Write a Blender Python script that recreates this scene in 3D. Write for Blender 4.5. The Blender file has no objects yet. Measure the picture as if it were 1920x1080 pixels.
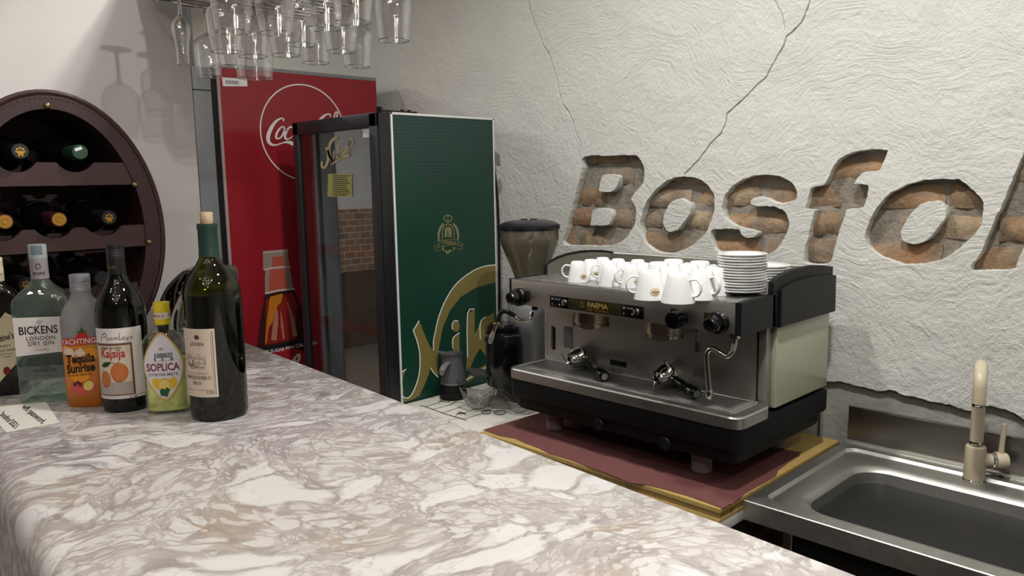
import bpy, bmesh, math, random
from mathutils import Vector, Matrix, noise

D = bpy.data
S = bpy.context.scene
COL = S.collection
PI = math.pi
rnd = random.Random(7)
H = 1.58                       # eye height of the photographer

# ------------------------------------------------------------------ camera
F = 1456.9
_p, _r, _y = (math.radians(a) for a in (7.742, -1.024, 45.717))
_fw = Vector((-math.sin(_y) * math.cos(_p), math.cos(_y) * math.cos(_p), -math.sin(_p)))
_rt = Vector((math.cos(_y), math.sin(_y), 0))
_up = _rt.cross(_fw)
CR = math.cos(_r) * _rt + math.sin(_r) * _up
CU = -math.sin(_r) * _rt + math.cos(_r) * _up
cam = D.objects.new('camera', D.cameras.new('camera'))
COL.objects.link(cam)
cam.matrix_world = Matrix(((CR.x, CU.x, -_fw.x, 0), (CR.y, CU.y, -_fw.y, 0), (CR.z, CU.z, -_fw.z, H), (0, 0, 0, 1)))
cam.data.sensor_width = 36
cam.data.lens = F / 1920 * 36
cam.data.clip_start = 0.02
S.camera = cam

# ------------------------------------------------------------------ world, exposure
S.view_settings.view_transform = 'Standard'
S.view_settings.look = 'None'
S.view_settings.gamma = 1.0
S.view_settings.use_curve_mapping = False
S.view_settings.exposure = -0.12
w = D.worlds.new('world')
S.world = w
w.use_nodes = True
w.node_tree.nodes['Background'].inputs[0].default_value = (0.75, 0.74, 0.72, 1)
w.node_tree.nodes['Background'].inputs[1].default_value = 0.12
S.cycles.max_bounces = 10
S.cycles.transparent_max_bounces = 40
S.cycles.transmission_bounces = 8
S.cycles.glossy_bounces = 5
S.cycles.diffuse_bounces = 4
S.cycles.caustics_reflective = False
S.cycles.caustics_refractive = False
S.cycles.sample_clamp_indirect = 8.0
S.cycles.blur_glossy = 0.3
S.cycles.use_adaptive_sampling = True
S.cycles.adaptive_threshold = 0.02

CEIL = 2.90
# ceiling lamps of the room: (x, y, power, radius)
LAMPS = [(-0.40, 1.12, 26, .06, 'over the espresso machine'), (0.75, 1.05, 11, .06, 'over the right end of the sink'), (-1.40, 1.25, 17, .06, 'over the aisle beside the green fridge'),
         (-1.05, 0.10, 1.4, .05, 'over the left half of the bar'), (0.05, 0.10, 2.0, .05, 'over the right half of the bar'),
         (-1.20, -1.0, 2.2, .05, 'over the guest area, left one'), (-0.30, -1.2, 5, .05, 'over the guest area, middle one'), (0.9, -1.1, 7, .05, 'over the guest area, right one'),
         (-3.55, 0.10, 16, .06, 'in front of the red fridge'), (-5.2, 0.5, 45, .06, 'over the side room, far one'), (-4.2, -1.4, 40, .06, 'over the side room, near one')]
WARM = (1.0, 0.988, 0.962)
ROSY = (1.0, 0.945, 0.925)          # the lamps on the guests' side are a little pinker


# ------------------------------------------------------------------ pixel -> place on a known plane of the room
def ray(px, py):
    return _fw + (px - 960) / F * CR - (py - 540) / F * CU


def pY(px, py, Y):
    d = ray(px, py); v = d * (Y / d.y); v.z += H; return v


def pX(px, py, X):
    d = ray(px, py); v = d * (X / d.x); v.z += H; return v


def pZ(px, py, Z):
    d = ray(px, py); v = d * ((Z - H) / d.z); v.z += H; return v


# ------------------------------------------------------------------ materials
def lin(c, a=1):
    o = []
    for v in c[:3]:
        v = v / 255
        o.append(v / 12.92 if v <= .04045 else ((v + .055) / 1.055) ** 2.4)
    return (*o, a)


class NT:
    def __init__(s, m):
        s.t = m.node_tree; s.n = s.t.nodes; s.l = s.t.links

    def add(s, typ, **kw):
        n = s.n.new(typ)
        for k, v in kw.items():
            if k.startswith('i_'):
                n.inputs[int(k[2:]) if k[2:].isdigit() else k[2:].replace('_', ' ')].default_value = v
            else:
                setattr(n, k, v)
        return n

    def link(s, a, b): s.l.new(a, b)

    def ramp(s, fac, stops, interp='LINEAR'):
        r = s.n.new('ShaderNodeValToRGB'); r.color_ramp.interpolation = interp
        e = r.color_ramp.elements
        while len(e) < len(stops): e.new(.5)
        for el, (p, c) in zip(e, stops):
            el.position = p; el.color = c if len(c) == 4 else lin(c)
        s.link(fac, r.inputs[0]); return r.outputs[0]

    def mix(s, fac, a, b, mode='MIX'):
        m = s.n.new('ShaderNodeMix'); m.data_type = 'RGBA'; m.blend_type = mode
        for sock, v in ((m.inputs[0], fac), (m.inputs[6], a), (m.inputs[7], b)):
            if hasattr(v, 'is_output'): s.link(v, sock)
            else: sock.default_value = v
        return m.outputs[2]

    def math(s, op, a, b=0.0, c=None, clamp=False):
        m = s.n.new('ShaderNodeMath'); m.operation = op; m.use_clamp = clamp
        for i, v in enumerate((a, b) if c is None else (a, b, c)):
            if hasattr(v, 'is_output'): s.link(v, m.inputs[i])
            else: m.inputs[i].default_value = v
        return m.outputs[0]

    def vmath(s, op, a, b):
        m = s.n.new('ShaderNodeVectorMath'); m.operation = op
        for i, v in enumerate((a, b)):
            if hasattr(v, 'is_output'): s.link(v, m.inputs[i])
            else: m.inputs[i].default_value = v
        return m.outputs[0]

    def noise(s, vec, scale, detail=4, rough=.5, dist=0):
        n = s.n.new('ShaderNodeTexNoise'); n.inputs['Scale'].default_value = scale
        n.inputs['Detail'].default_value = detail; n.inputs['Roughness'].default_value = rough
        n.inputs['Distortion'].default_value = dist
        if vec is not None: s.link(vec, n.inputs['Vector'])
        return n


MATS = {}


def M(name, col, rough=.5, metal=0, bump=0, bscale=60, var=0, vscale=9, spec=.5, coat=0, stretch=None, emit=None, trans=0, ior=1.45, bdist=.001):
    """plain principled material with optional grain: colour variation and fine relief"""
    if name in MATS: return MATS[name]
    m = D.materials.new(name); m.use_nodes = True; t = NT(m)
    b = t.n['Principled BSDF']
    c = lin(col)
    b.inputs['Base Color'].default_value = c
    b.inputs['Roughness'].default_value = rough
    b.inputs['Metallic'].default_value = metal
    b.inputs['Specular IOR Level'].default_value = spec
    b.inputs['Coat Weight'].default_value = coat
    b.inputs['Transmission Weight'].default_value = trans
    b.inputs['IOR'].default_value = ior
    if emit:
        b.inputs['Emission Color'].default_value = c; b.inputs['Emission Strength'].default_value = emit
    if var or bump:
        tc = t.add('ShaderNodeTexCoord'); vec = tc.outputs['Object']
        if stretch:
            mp = t.add('ShaderNodeMapping'); mp.inputs['Scale'].default_value = stretch
            t.link(vec, mp.inputs[0]); vec = mp.outputs[0]
    if var:
        n = t.noise(vec, vscale, 5, .6)
        lo = tuple(x * (1 - var) for x in c[:3]) + (1,); hi = tuple(min(1, x * (1 + var)) for x in c[:3]) + (1,)
        t.link(t.ramp(n.outputs[0], [(.3, lo), (.7, hi)]), b.inputs['Base Color'])
    if bump:
        n = t.noise(vec, bscale, 5, .6)
        bp = t.add('ShaderNodeBump'); bp.inputs['Strength'].default_value = bump; bp.inputs['Distance'].default_value = bdist
        t.link(n.outputs[0], bp.inputs['Height']); t.link(bp.outputs[0], b.inputs['Normal'])
    MATS[name] = m
    return m


def thin_glass(name, tint, edge=None, ior=1.55, rough=0.0, body=None, bodyfac=0):
    """thin-walled glass: clear transmission and a Fresnel mirror; edge = colour of the longer path at the rim"""
    if name in MATS: return MATS[name]
    m = D.materials.new(name); m.use_nodes = True; t = NT(m)
    t.n.remove(t.n['Principled BSDF']); out = t.n['Material Output']
    tr = t.add('ShaderNodeBsdfTransparent'); gl = t.add('ShaderNodeBsdfGlossy'); gl.inputs['Roughness'].default_value = rough
    gl.inputs[0].default_value = (1, 1, 1, 1)
    if edge:
        lw = t.add('ShaderNodeLayerWeight'); lw.inputs[0].default_value = .35
        t.link(t.ramp(lw.outputs['Facing'], [(.35, tint), (.95, edge)]), tr.inputs[0])
    else:
        tr.inputs[0].default_value = lin(tint)
    lf = t.add('ShaderNodeLayerWeight'); lf.inputs[0].default_value = .5      # Schlick reflectance, same from both sides
    f0 = 2 * ((ior - 1) / (ior + 1)) ** 2
    fr = t.math('MULTIPLY_ADD', t.math('POWER', lf.outputs['Facing'], 5.0), 1 - f0, f0).node
    base = tr.outputs[0]
    if body:
        df = t.add('ShaderNodeBsdfDiffuse'); df.inputs[0].default_value = lin(body)
        mx = t.add('ShaderNodeMixShader'); mx.inputs[0].default_value = bodyfac
        t.link(base, mx.inputs[1]); t.link(df.outputs[0], mx.inputs[2]); base = mx.outputs[0]
    mx = t.add('ShaderNodeMixShader'); t.link(fr.outputs[0], mx.inputs[0]); t.link(base, mx.inputs[1]); t.link(gl.outputs[0], mx.inputs[2])
    t.link(mx.outputs[0], out.inputs[0])
    MATS[name] = m
    return m


# ------------------------------------------------------------------ mesh helpers
I4 = Matrix.Identity(4)


def T(x=0, y=0, z=0): return Matrix.Translation((x, y, z))
def RX(d): return Matrix.Rotation(math.radians(d), 4, 'X')
def RY(d): return Matrix.Rotation(math.radians(d), 4, 'Y')
def RZ(d): return Matrix.Rotation(math.radians(d), 4, 'Z')


def nb(): return bmesh.new()


def box(bm, x0, x1, y0, y1, z0, z1, bev=0, seg=2, m=I4):
    b = bmesh.new()
    bmesh.ops.create_cube(b, size=1)
    for v in b.verts:
        v.co = Vector((x0 + (v.co.x + .5) * (x1 - x0), y0 + (v.co.y + .5) * (y1 - y0), z0 + (v.co.z + .5) * (z1 - z0)))
    if bev:
        bmesh.ops.bevel(b, geom=list(b.edges), offset=bev, segments=seg, profile=.6, affect='EDGES')
    merge(bm, b, m)
    return bm


def merge(bm, b, m=I4):
    mp = [bm.verts.new(m @ v.co) for v in b.verts]
    b.verts.index_update()
    for f in b.faces:
        try: bm.faces.new([mp[v.index] for v in f.verts])
        except ValueError: pass
    b.free()


def loft(bm, rings, cap0=True, cap1=True, closed=True, m=I4):
    vs = [[bm.verts.new(m @ Vector(p)) for p in r] for r in rings]
    n = len(vs[0])
    for a, b in zip(vs, vs[1:]):
        for i in range(n if closed else n - 1):
            j = (i + 1) % n
            try: bm.faces.new((a[i], a[j], b[j], b[i]))
            except ValueError: pass
    if cap0: bm.faces.new(list(reversed(vs[0])))
    if cap1: bm.faces.new(vs[-1])
    return bm


def lathe(bm, prof, n=32, m=I4, cap0=True, cap1=True):
    rings = []
    for r, z in prof:
        r = max(r, 1e-5)
        rings.append([(r * math.cos(2 * PI * i / n), r * math.sin(2 * PI * i / n), z) for i in range(n)])
    return loft(bm, rings, cap0, cap1, True, m)


def cr(pts, k=6, closed=False):
    """Catmull-Rom through points (any dimension)"""
    P = [tuple(p) for p in pts]; n = len(P); out = []
    rng = range(n if closed else n - 1)
    for i in rng:
        g = (lambda q: P[q % n]) if closed else (lambda q: P[max(0, min(n - 1, q))])
        a, b, c, d = g(i - 1), g(i), g(i + 1), g(i + 2)
        for j in range(k):
            t = j / k
            out.append(tuple(.5 * (2 * b[q] + (c[q] - a[q]) * t + (2 * a[q] - 5 * b[q] + 4 * c[q] - d[q]) * t * t + (3 * b[q] - a[q] - 3 * c[q] + d[q]) * t ** 3) for q in range(len(b))))
    if not closed: out.append(P[-1])
    return out


def tube(bm, pts, r, n=10, closed=False, m=I4):
    P = [Vector(p) for p in pts]; N = len(P)
    rr = r if isinstance(r, (list, tuple)) else [r] * N
    rings = []; up = None
    for i in range(N):
        if closed: d = P[(i + 1) % N] - P[i - 1]
        else: d = P[min(N - 1, i + 1)] - P[max(0, i - 1)]
        d.normalize()
        if up is None:
            up = Vector((0, 0, 1)) if abs(d.z) < .9 else Vector((1, 0, 0))
        a = d.cross(up)
        if a.length < 1e-5: a = d.orthogonal()
        a.normalize(); b = a.cross(d).normalized(); up = b
        rings.append([tuple(P[i] + rr[i] * (math.cos(2 * PI * k / n) * a + math.sin(2 * PI * k / n) * b)) for k in range(n)])
    if closed:
        rings.append(rings[0]); return loft(bm, rings, False, False, True, m)
    return loft(bm, rings, True, True, True, m)


def rrect(x0, x1, y0, y1, r, k=6):
    out = []
    for cx, cy, a0 in ((x1 - r, y1 - r, 0), (x0 + r, y1 - r, 90), (x0 + r, y0 + r, 180), (x1 - r, y0 + r, 270)):
        for i in range(k + 1):
            a = math.radians(a0 + 90 * i / k)
            out.append((cx + r * math.cos(a), cy + r * math.sin(a)))
    return out


def prism(bm, poly, f0, f1=None, m=I4):
    """extrude a 2D outline: f0/f1 map (u, v) to the two faces"""
    if f1 is None:
        bm.faces.new([bm.verts.new(m @ Vector(f0(u, v))) for u, v in poly]); return bm
    return loft(bm, [[f0(u, v) for u, v in poly], [f1(u, v) for u, v in poly]], m=m)


def mk(name, bm, mat, parent=None, smooth=35, loc=None, kind=None):
    me = D.meshes.new(name)
    bmesh.ops.recalc_face_normals(bm, faces=list(bm.faces))
    bm.to_mesh(me); bm.free()
    me.materials.append(mat)
    if smooth:
        for p in me.polygons: p.use_smooth = True
        me.set_sharp_from_angle(angle=math.radians(smooth))
    o = D.objects.new(name, me); COL.objects.link(o)
    if parent: o.parent = parent
    if loc: o.location = loc
    if kind: o['kind'] = kind
    return o


def thing(name, label, cat, loc=(0, 0, 0), rz=0, group=None):
    o = D.objects.new(name, None); COL.objects.link(o)
    o.empty_display_size = .05
    o.location = loc; o.rotation_euler = (0, 0, math.radians(rz))
    tag(o, label, cat, group)
    return o


def tag(o, label, cat, group=None):
    o['label'] = label; o['category'] = cat
    if group: o['group'] = group
    return o


def dup(o, parent=None):
    c = o.copy(); COL.objects.link(c)
    if parent: c.parent = parent
    for ch in list(o.children): dup(ch, c)
    return c


# ---- flat print: 2D shapes mapped on a surface
def text2d(s, size, bold=0, shear=0, sx=1, align='CENTER', sp=1.0):
    c = D.curves.new('t', 'FONT'); c.body = s; c.size = size; c.offset = bold * size; c.shear = shear
    c.align_x = align; c.align_y = 'CENTER'; c.space_character = sp; c.resolution_u = 3
    o = D.objects.new('t', c)
    me = o.to_mesh()
    v = [(p.co.x * sx, p.co.y) for p in me.vertices]; f = [tuple(p.vertices) for p in me.polygons]
    o.to_mesh_clear(); D.objects.remove(o); D.curves.remove(c)
    return v, f


def mv(item, dx=0, dy=0, rot=0, s=1, sy=None):
    v, f = item; a = math.radians(rot); ca, sa = math.cos(a), math.sin(a); sy = s if sy is None else sy
    return [(x * s * ca - y * sy * sa + dx, x * s * sa + y * sy * ca + dy) for x, y in v], f


def poly(pts): return list(pts), [tuple(range(len(pts)))]


def ell(cx, cy, rx, ry=None, n=24, rot=0):
    ry = rx if ry is None else ry
    return mv(poly([(rx * math.cos(2 * PI * i / n), ry * math.sin(2 * PI * i / n)) for i in range(n)]), cx, cy, rot)


def ribbon(pts, w=None, k=5, closed=False):
    """brush stroke through (x, y, width) points"""
    P = [(p[0], p[1], p[2] if len(p) > 2 else w) for p in pts]
    if k > 1: P = cr(P, k, closed)
    n = len(P); v = []; f = []
    for i, (x, y, ww) in enumerate(P):
        a = P[(i + 1) % n] if closed else P[min(n - 1, i + 1)]
        b = P[i - 1] if closed else P[max(0, i - 1)]
        dx, dy = a[0] - b[0], a[1] - b[1]; L = math.hypot(dx, dy) or 1
        nx, ny = -dy / L * ww / 2, dx / L * ww / 2
        v += [(x + nx, y + ny), (x - nx, y - ny)]
    for i in range(n if closed else n - 1):
        j = (i + 1) % n
        f.append((2 * i, 2 * i + 1, 2 * j + 1, 2 * j))
    return v, f


def rect(x0, y0, x1, y1): return poly([(x0, y0), (x1, y0), (x1, y1), (x0, y1)])


def fan(pl):      # split wide print so that it follows a curved surface
    pts, _ = pl; cx = sum(p[0] for p in pts) / len(pts); cy = sum(p[1] for p in pts) / len(pts)
    q = []
    for i, a in enumerate(pts):
        b = pts[(i + 1) % len(pts)]; k = max(1, int(math.hypot(b[0] - a[0], b[1] - a[1]) / .006))
        k = min(k, 12)
        q += [(a[0] + (b[0] - a[0]) * j / k, a[1] + (b[1] - a[1]) * j / k) for j in range(k)]
    pts = q; v_ = []; f_ = []; n = len(pts); K = 6
    for k in range(K + 1):
        for x, y in pts: v_.append((cx + (x - cx) * k / K, cy + (y - cy) * k / K))
    for k in range(K):
        for i in range(n):
            j = (i + 1) % n; f_.append((k * n + i, k * n + j, (k + 1) * n + j, (k + 1) * n + i))
    return v_, f_


def decal(name, items, fn, mat, parent=None):
    bm = nb()
    for v, f in items:
        if getattr(fn, 'curved', False) and len(f) == 1: v, f = fan((v, f))
        vs = [bm.verts.new(Vector(fn(x, y))) for x, y in v]
        for q in f:
            try: bm.faces.new([vs[i] for i in q])
            except ValueError: pass
    me = D.meshes.new(name); bm.to_mesh(me); bm.free(); me.materials.append(mat)
    o = D.objects.new(name, me); COL.objects.link(o)
    if parent: o.parent = parent
    return o


def cyl(R, off=.0004, ry=None):
    """map print (u along the girth, v up) on a bottle whose label faces local -Y"""
    def fn(u, v):
        a = u / R
        return ((R + off) * math.sin(a), -(R + off) * math.cos(a), v)
    fn.curved = True
    return fn


def cylpanel(R, u0, u1, v0, v1, n=24):
    vs = []; fs = []
    for i in range(n + 1):
        u = u0 + (u1 - u0) * i / n
        vs += [(u, v0), (u, v1)]
    for i in range(n): fs.append((2 * i, 2 * i + 2, 2 * i + 3, 2 * i + 1))
    return vs, fs

# ------------------------------------------------------------------ special materials
def mat_plaster():
    m = D.materials.new('plaster'); m.use_nodes = True; t = NT(m); b = t.n['Principled BSDF']
    vec = t.add('ShaderNodeTexCoord').outputs['Object']
    n1 = t.noise(vec, 2.2, 6, .6); n2 = t.noise(vec, 14, 6, .65)
    c = t.mix(n1.outputs[0], lin((206, 205, 199)), lin((221, 220, 213)))
    c = t.mix(t.math('MULTIPLY', n2.outputs[0], .35), c, lin((203, 202, 195)))
    t.link(c, b.inputs['Base Color']); b.inputs['Roughness'].default_value = .85
    b.inputs['Specular IOR Level'].default_value = .25
    # trowel marks: long strokes in changing directions, over a fine grain
    wv = t.noise(vec, 1.7, 3, .5); warp = t.vmath('ADD', vec, t.vmath('SCALE', wv.outputs[1], (0, 0, 0)))
    sc = warp.node; t.n.remove(sc)
    s1 = t.add('ShaderNodeVectorMath', operation='MULTIPLY_ADD'); t.link(wv.outputs[1], s1.inputs[0]); s1.inputs[1].default_value = (1.2, 1.2, 1.2); t.link(vec, s1.inputs[2])
    mp = t.add('ShaderNodeMapping'); mp.inputs['Rotation'].default_value = (0, .5, 0); mp.inputs['Scale'].default_value = (3, 3, 22); t.link(s1.outputs[0], mp.inputs[0])
    st = t.noise(mp.outputs[0], 3, 6, .62)
    vo = t.add('ShaderNodeTexVoronoi'); vo.feature = 'DISTANCE_TO_EDGE'; vo.inputs['Scale'].default_value = 5; t.link(s1.outputs[0], vo.inputs['Vector'])
    ed = t.ramp(vo.outputs[0], [(0, (1, 1, 1, 1)), (.05, (0, 0, 0, 1))])
    gr = t.noise(vec, 90, 5, .6)
    big = t.noise(vec, 6, 5, .6)
    h = t.math('ADD', t.math('MULTIPLY', st.outputs[0], .42), t.math('MULTIPLY', gr.outputs[0], .34))
    h = t.math('ADD', h, t.math('MULTIPLY', big.outputs[0], 1.3))
    h = t.math('ADD', h, t.math('MULTIPLY', ed, .05))
    bp = t.add('ShaderNodeBump'); bp.inputs['Strength'].default_value = .95; bp.inputs['Distance'].default_value = .010
    t.link(h, bp.inputs['Height']); t.link(bp.outputs[0], b.inputs['Normal'])
    return m


def mat_brick():
    m = D.materials.new('old_brick'); m.use_nodes = True; t = NT(m); b = t.n['Principled BSDF']
    tc = t.add('ShaderNodeTexCoord'); vec = tc.outputs['Object']; oi = t.add('ShaderNodeObjectInfo')
    s = t.add('ShaderNodeVectorMath', operation='MULTIPLY_ADD'); t.link(oi.outputs['Random'], s.inputs[0]); s.inputs[1].default_value = (9, 7, 5); t.link(vec, s.inputs[2])
    base = t.ramp(oi.outputs['Random'], [(0, (156, 130, 102)), (.3, (168, 134, 102)), (.55, (150, 136, 118)), (.8, (184, 162, 132)), (1, (160, 124, 94))])
    n = t.noise(s.outputs[0], 13, 8, .68); n2 = t.noise(s.outputs[0], 40, 6, .7)
    c = t.mix(t.ramp(n.outputs[0], [(.42, (0, 0, 0, 1)), (.62, (1, 1, 1, 1))]), base, lin((128, 116, 100)))
    c = t.mix(t.ramp(n2.outputs[0], [(.55, (0, 0, 0, 1)), (.75, (.55, .55, .55, 1))]), c, lin((80, 66, 52)))
    o3 = t.noise(s.outputs[0], 7, 3, .5)
    c = t.mix(t.ramp(o3.outputs[0], [(.56, (0, 0, 0, 1)), (.7, (.5, .5, .5, 1))]), c, lin((184, 130, 84)))
    t.link(c, b.inputs['Base Color']); b.inputs['Roughness'].default_value = .92
    h = t.math('ADD', n.outputs[0], t.math('MULTIPLY', n2.outputs[0], .6))
    bp = t.add('ShaderNodeBump'); bp.inputs['Strength'].default_value = 1; bp.inputs['Distance'].default_value = .012
    t.link(h, bp.inputs['Height']); t.link(bp.outputs[0], b.inputs['Normal'])
    return m


def mat_marble():
    m = D.materials.new('breccia_marble'); m.use_nodes = True; t = NT(m); b = t.n['Principled BSDF']
    vec = t.add('ShaderNodeTexCoord').outputs['Object']

    def wrp(v, sc, amt, det=3):
        n = t.noise(v, sc, det, .5)
        c = t.add('ShaderNodeVectorMath', operation='SUBTRACT'); t.link(n.outputs[1], c.inputs[0]); c.inputs[1].default_value = (.5, .5, .5)
        a = t.add('ShaderNodeVectorMath', operation='MULTIPLY_ADD'); t.link(c.outputs[0], a.inputs[0]); a.inputs[1].default_value = (amt, amt, amt); t.link(v, a.inputs[2])
        return a.outputs[0]
    rot = t.add('ShaderNodeMapping'); rot.inputs['Rotation'].default_value = (0, 0, math.radians(-78)); t.link(vec, rot.inputs[0])
    v1 = wrp(rot.outputs[0], 2.4, .30); v2 = wrp(v1, 8, .085, 4); v3 = wrp(v2, 26, .030, 4)
    st = t.add('ShaderNodeMapping'); st.inputs['Scale'].default_value = (.78, 1.15, 1); t.link(v3, st.inputs[0])

    def clasts(scale, thr, lo, hi):
        a = t.add('ShaderNodeTexVoronoi'); a.inputs['Scale'].default_value = scale; t.link(st.outputs[0], a.inputs['Vector'])
        e = t.add('ShaderNodeTexVoronoi'); e.feature = 'DISTANCE_TO_EDGE'; e.inputs['Scale'].default_value = scale; t.link(st.outputs[0], e.inputs['Vector'])
        sel = t.math('GREATER_THAN', t.add('ShaderNodeSeparateColor').outputs[0], thr)
        t.link(a.outputs['Color'], sel.node.inputs[0].links[0].from_node.inputs[0])
        edge = t.ramp(e.outputs[0], [(lo, (0, 0, 0, 1)), (hi, (1, 1, 1, 1))])
        return t.math('MULTIPLY', edge, sel), a.outputs['Color'], e.outputs[0]
    big, bc, be = clasts(14.5, .69, .04, .12)
    mid, mc, me_ = clasts(38, .5, .05, .14)
    sml, s_c, s_e = clasts(92, .48, .06, .2)
    fl = t.noise(v2, 5, 6, .6, .8); fl2 = t.noise(st.outputs[0], 22, 6, .62, .6)
    sx = t.add('ShaderNodeSeparateXYZ'); t.link(vec, sx.inputs[0])
    # the slab turns greyer and darker-veined towards its left end, tan towards the inner edge
    left = t.add('ShaderNodeMapRange'); left.inputs[1].default_value = -.80; left.inputs[2].default_value = -1.45; t.link(sx.outputs[0], left.inputs[0]); left.clamp = True
    mat = t.ramp(fl.outputs[0], [(.28, (178, 171, 167)), (.42, (158, 149, 146)), (.52, (174, 166, 162)), (.62, (150, 142, 139)), (.74, (188, 182, 178))])
    mat = t.mix(t.ramp(fl2.outputs[0], [(.4, (0, 0, 0, 1)), (.68, (.75, .75, .75, 1))]), mat, lin((198, 193, 188)))
    mat = t.mix(t.math('MULTIPLY', left.outputs[0], .55), mat, lin((138, 130, 133)))
    tanm = t.noise(v1, 4.2, 4, .55); 
    tan = t.math('MULTIPLY', t.ramp(tanm.outputs[0], [(.57, (0, 0, 0, 1)), (.68, (.6, .6, .6, 1))]), t.math('SUBTRACT', 1, t.math('MULTIPLY', left.outputs[0], .8)))
    mat = t.mix(tan, mat, lin((164, 142, 110)))
    c = t.mix(t.math('MULTIPLY', sml, .55), mat, lin((214, 209, 202)))
    c = t.mix(t.math('MULTIPLY', mid, .85), c, t.mix(fl2.outputs[0], lin((217, 215, 212)), lin((192, 187, 183))))
    c = t.mix(t.math('MULTIPLY', big, .92), c, t.mix(fl.outputs[0], lin((223, 222, 219)), lin((204, 201, 197))))
    # grey rims round the clasts and thin dark threads
    rim = t.ramp(be, [(0, (.2, .2, .2, 1)), (.02, (.35, .35, .35, 1)), (.05, (0, 0, 0, 1))])
    c = t.mix(rim, c, lin((140, 131, 127)))
    dn = t.noise(st.outputs[0], 9, 7, .66, 1.2)
    dk = t.ramp(dn.outputs[0], [(.60, (0, 0, 0, 1)), (.66, (1, 1, 1, 1)), (.72, (.2, .2, .2, 1))])
    c = t.mix(t.math('MULTIPLY', dk, t.math('ADD', t.math('MULTIPLY', left.outputs[0], .85), .08)), c, lin((98, 98, 110)))
    th = t.noise(v2, 13, 5, .6, .5)
    thr = t.ramp(th.outputs[0], [(.488, (0, 0, 0, 1)), (.5, (.55, .55, .55, 1)), (.512, (0, 0, 0, 1))])
    c = t.mix(t.math('MULTIPLY', thr, t.math('ADD', t.math('MULTIPLY', left.outputs[0], .4), .5)), c, lin((116, 106, 103)))
    t.link(c, b.inputs['Base Color'])
    b.inputs['Roughness'].default_value = .38; b.inputs['Specular IOR Level'].default_value = .45
    bn = t.noise(vec, 160, 3, .5); bp = t.add('ShaderNodeBump'); bp.inputs['Strength'].default_value = .12; bp.inputs['Distance'].default_value = .001
    t.link(bn.outputs[0], bp.inputs['Height']); t.link(bp.outputs[0], b.inputs['Normal'])
    return m


def mat_steel(name, col=(176, 174, 168), rough=.3, stretch=(2, 200, 200), var=.12, spot=0.0):
    m = D.materials.new(name); m.use_nodes = True; t = NT(m); b = t.n['Principled BSDF']
    vec = t.add('ShaderNodeTexCoord').outputs['Object']
    mp = t.add('ShaderNodeMapping'); mp.inputs['Scale'].default_value = stretch; t.link(vec, mp.inputs[0])
    n = t.noise(mp.outputs[0], 1.5, 4, .6); n2 = t.noise(vec, 5, 5, .6)
    c = lin(col)
    col1 = t.mix(n.outputs[0], tuple(x * (1 - var) for x in c[:3]) + (1,), tuple(min(1, x * (1 + var)) for x in c[:3]) + (1,))
    t.link(col1, b.inputs['Base Color']); b.inputs['Metallic'].default_value = 1
    r = t.math('ADD', t.math('MULTIPLY', n.outputs[0], .12), t.math('MULTIPLY', n2.outputs[0], .16))
    t.link(t.math('ADD', r, rough - .14), b.inputs['Roughness'])
    MATS[name] = m
    return m


PLASTER = mat_plaster(); BRICK = mat_brick(); MARBLE = mat_marble()
STEEL = mat_steel('brushed_steel', (194, 193, 188), .38, (2, 120, 160))
STEEL_V = mat_steel('sink_steel', (192, 191, 185), .42, (30, 3, 30))
CHROME = M('chrome', (205, 205, 203), .06, 1)
BLACKP = M('black_plastic', (14, 15, 17), .48, spec=.35, bump=.15, bscale=400)
BLACKG = M('black_gloss', (10, 10, 12), .18)
RUBBER = M('black_textured_base', (10, 11, 14), .62, spec=.3, bump=.3, bscale=300)
WHITE = M('white_porcelain', (238, 238, 236), .12, coat=.4)
WHITEP = M('white_paint', (228, 226, 222), .6, bump=.12, bscale=60, var=.03)
GOLD = M('gold_print', (124, 112, 62), .45)
PRINTW = M('white_print', (226, 226, 222), .5)
INK = M('black_ink', (24, 22, 24), .6)
REDINK = M('dark_red_ink', (120, 22, 34), .6)
GLASS = D.materials.new('solid_glass'); GLASS.use_nodes = True
_b = GLASS.node_tree.nodes['Principled BSDF']; _b.inputs['Transmission Weight'].default_value = 1; _b.inputs['Roughness'].default_value = 0; _b.inputs['IOR'].default_value = 1.45
CLEAR = thin_glass('clear_glass', (250, 250, 250), (205, 208, 205), 1.95)


# ------------------------------------------------------------------ room shell
WY = 2.20        # back wall
WX = -2.12       # partition wall at the left end of the bar
LETTERS = {}


def z1(l): return [pY(1040 + x / 4.174, 260 + y / 4.174, WY) for x, y in l]
def z2(l): return [pY(1480 + x / 3.725, 240 + y / 3.725, WY) for x, y in l]


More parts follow.
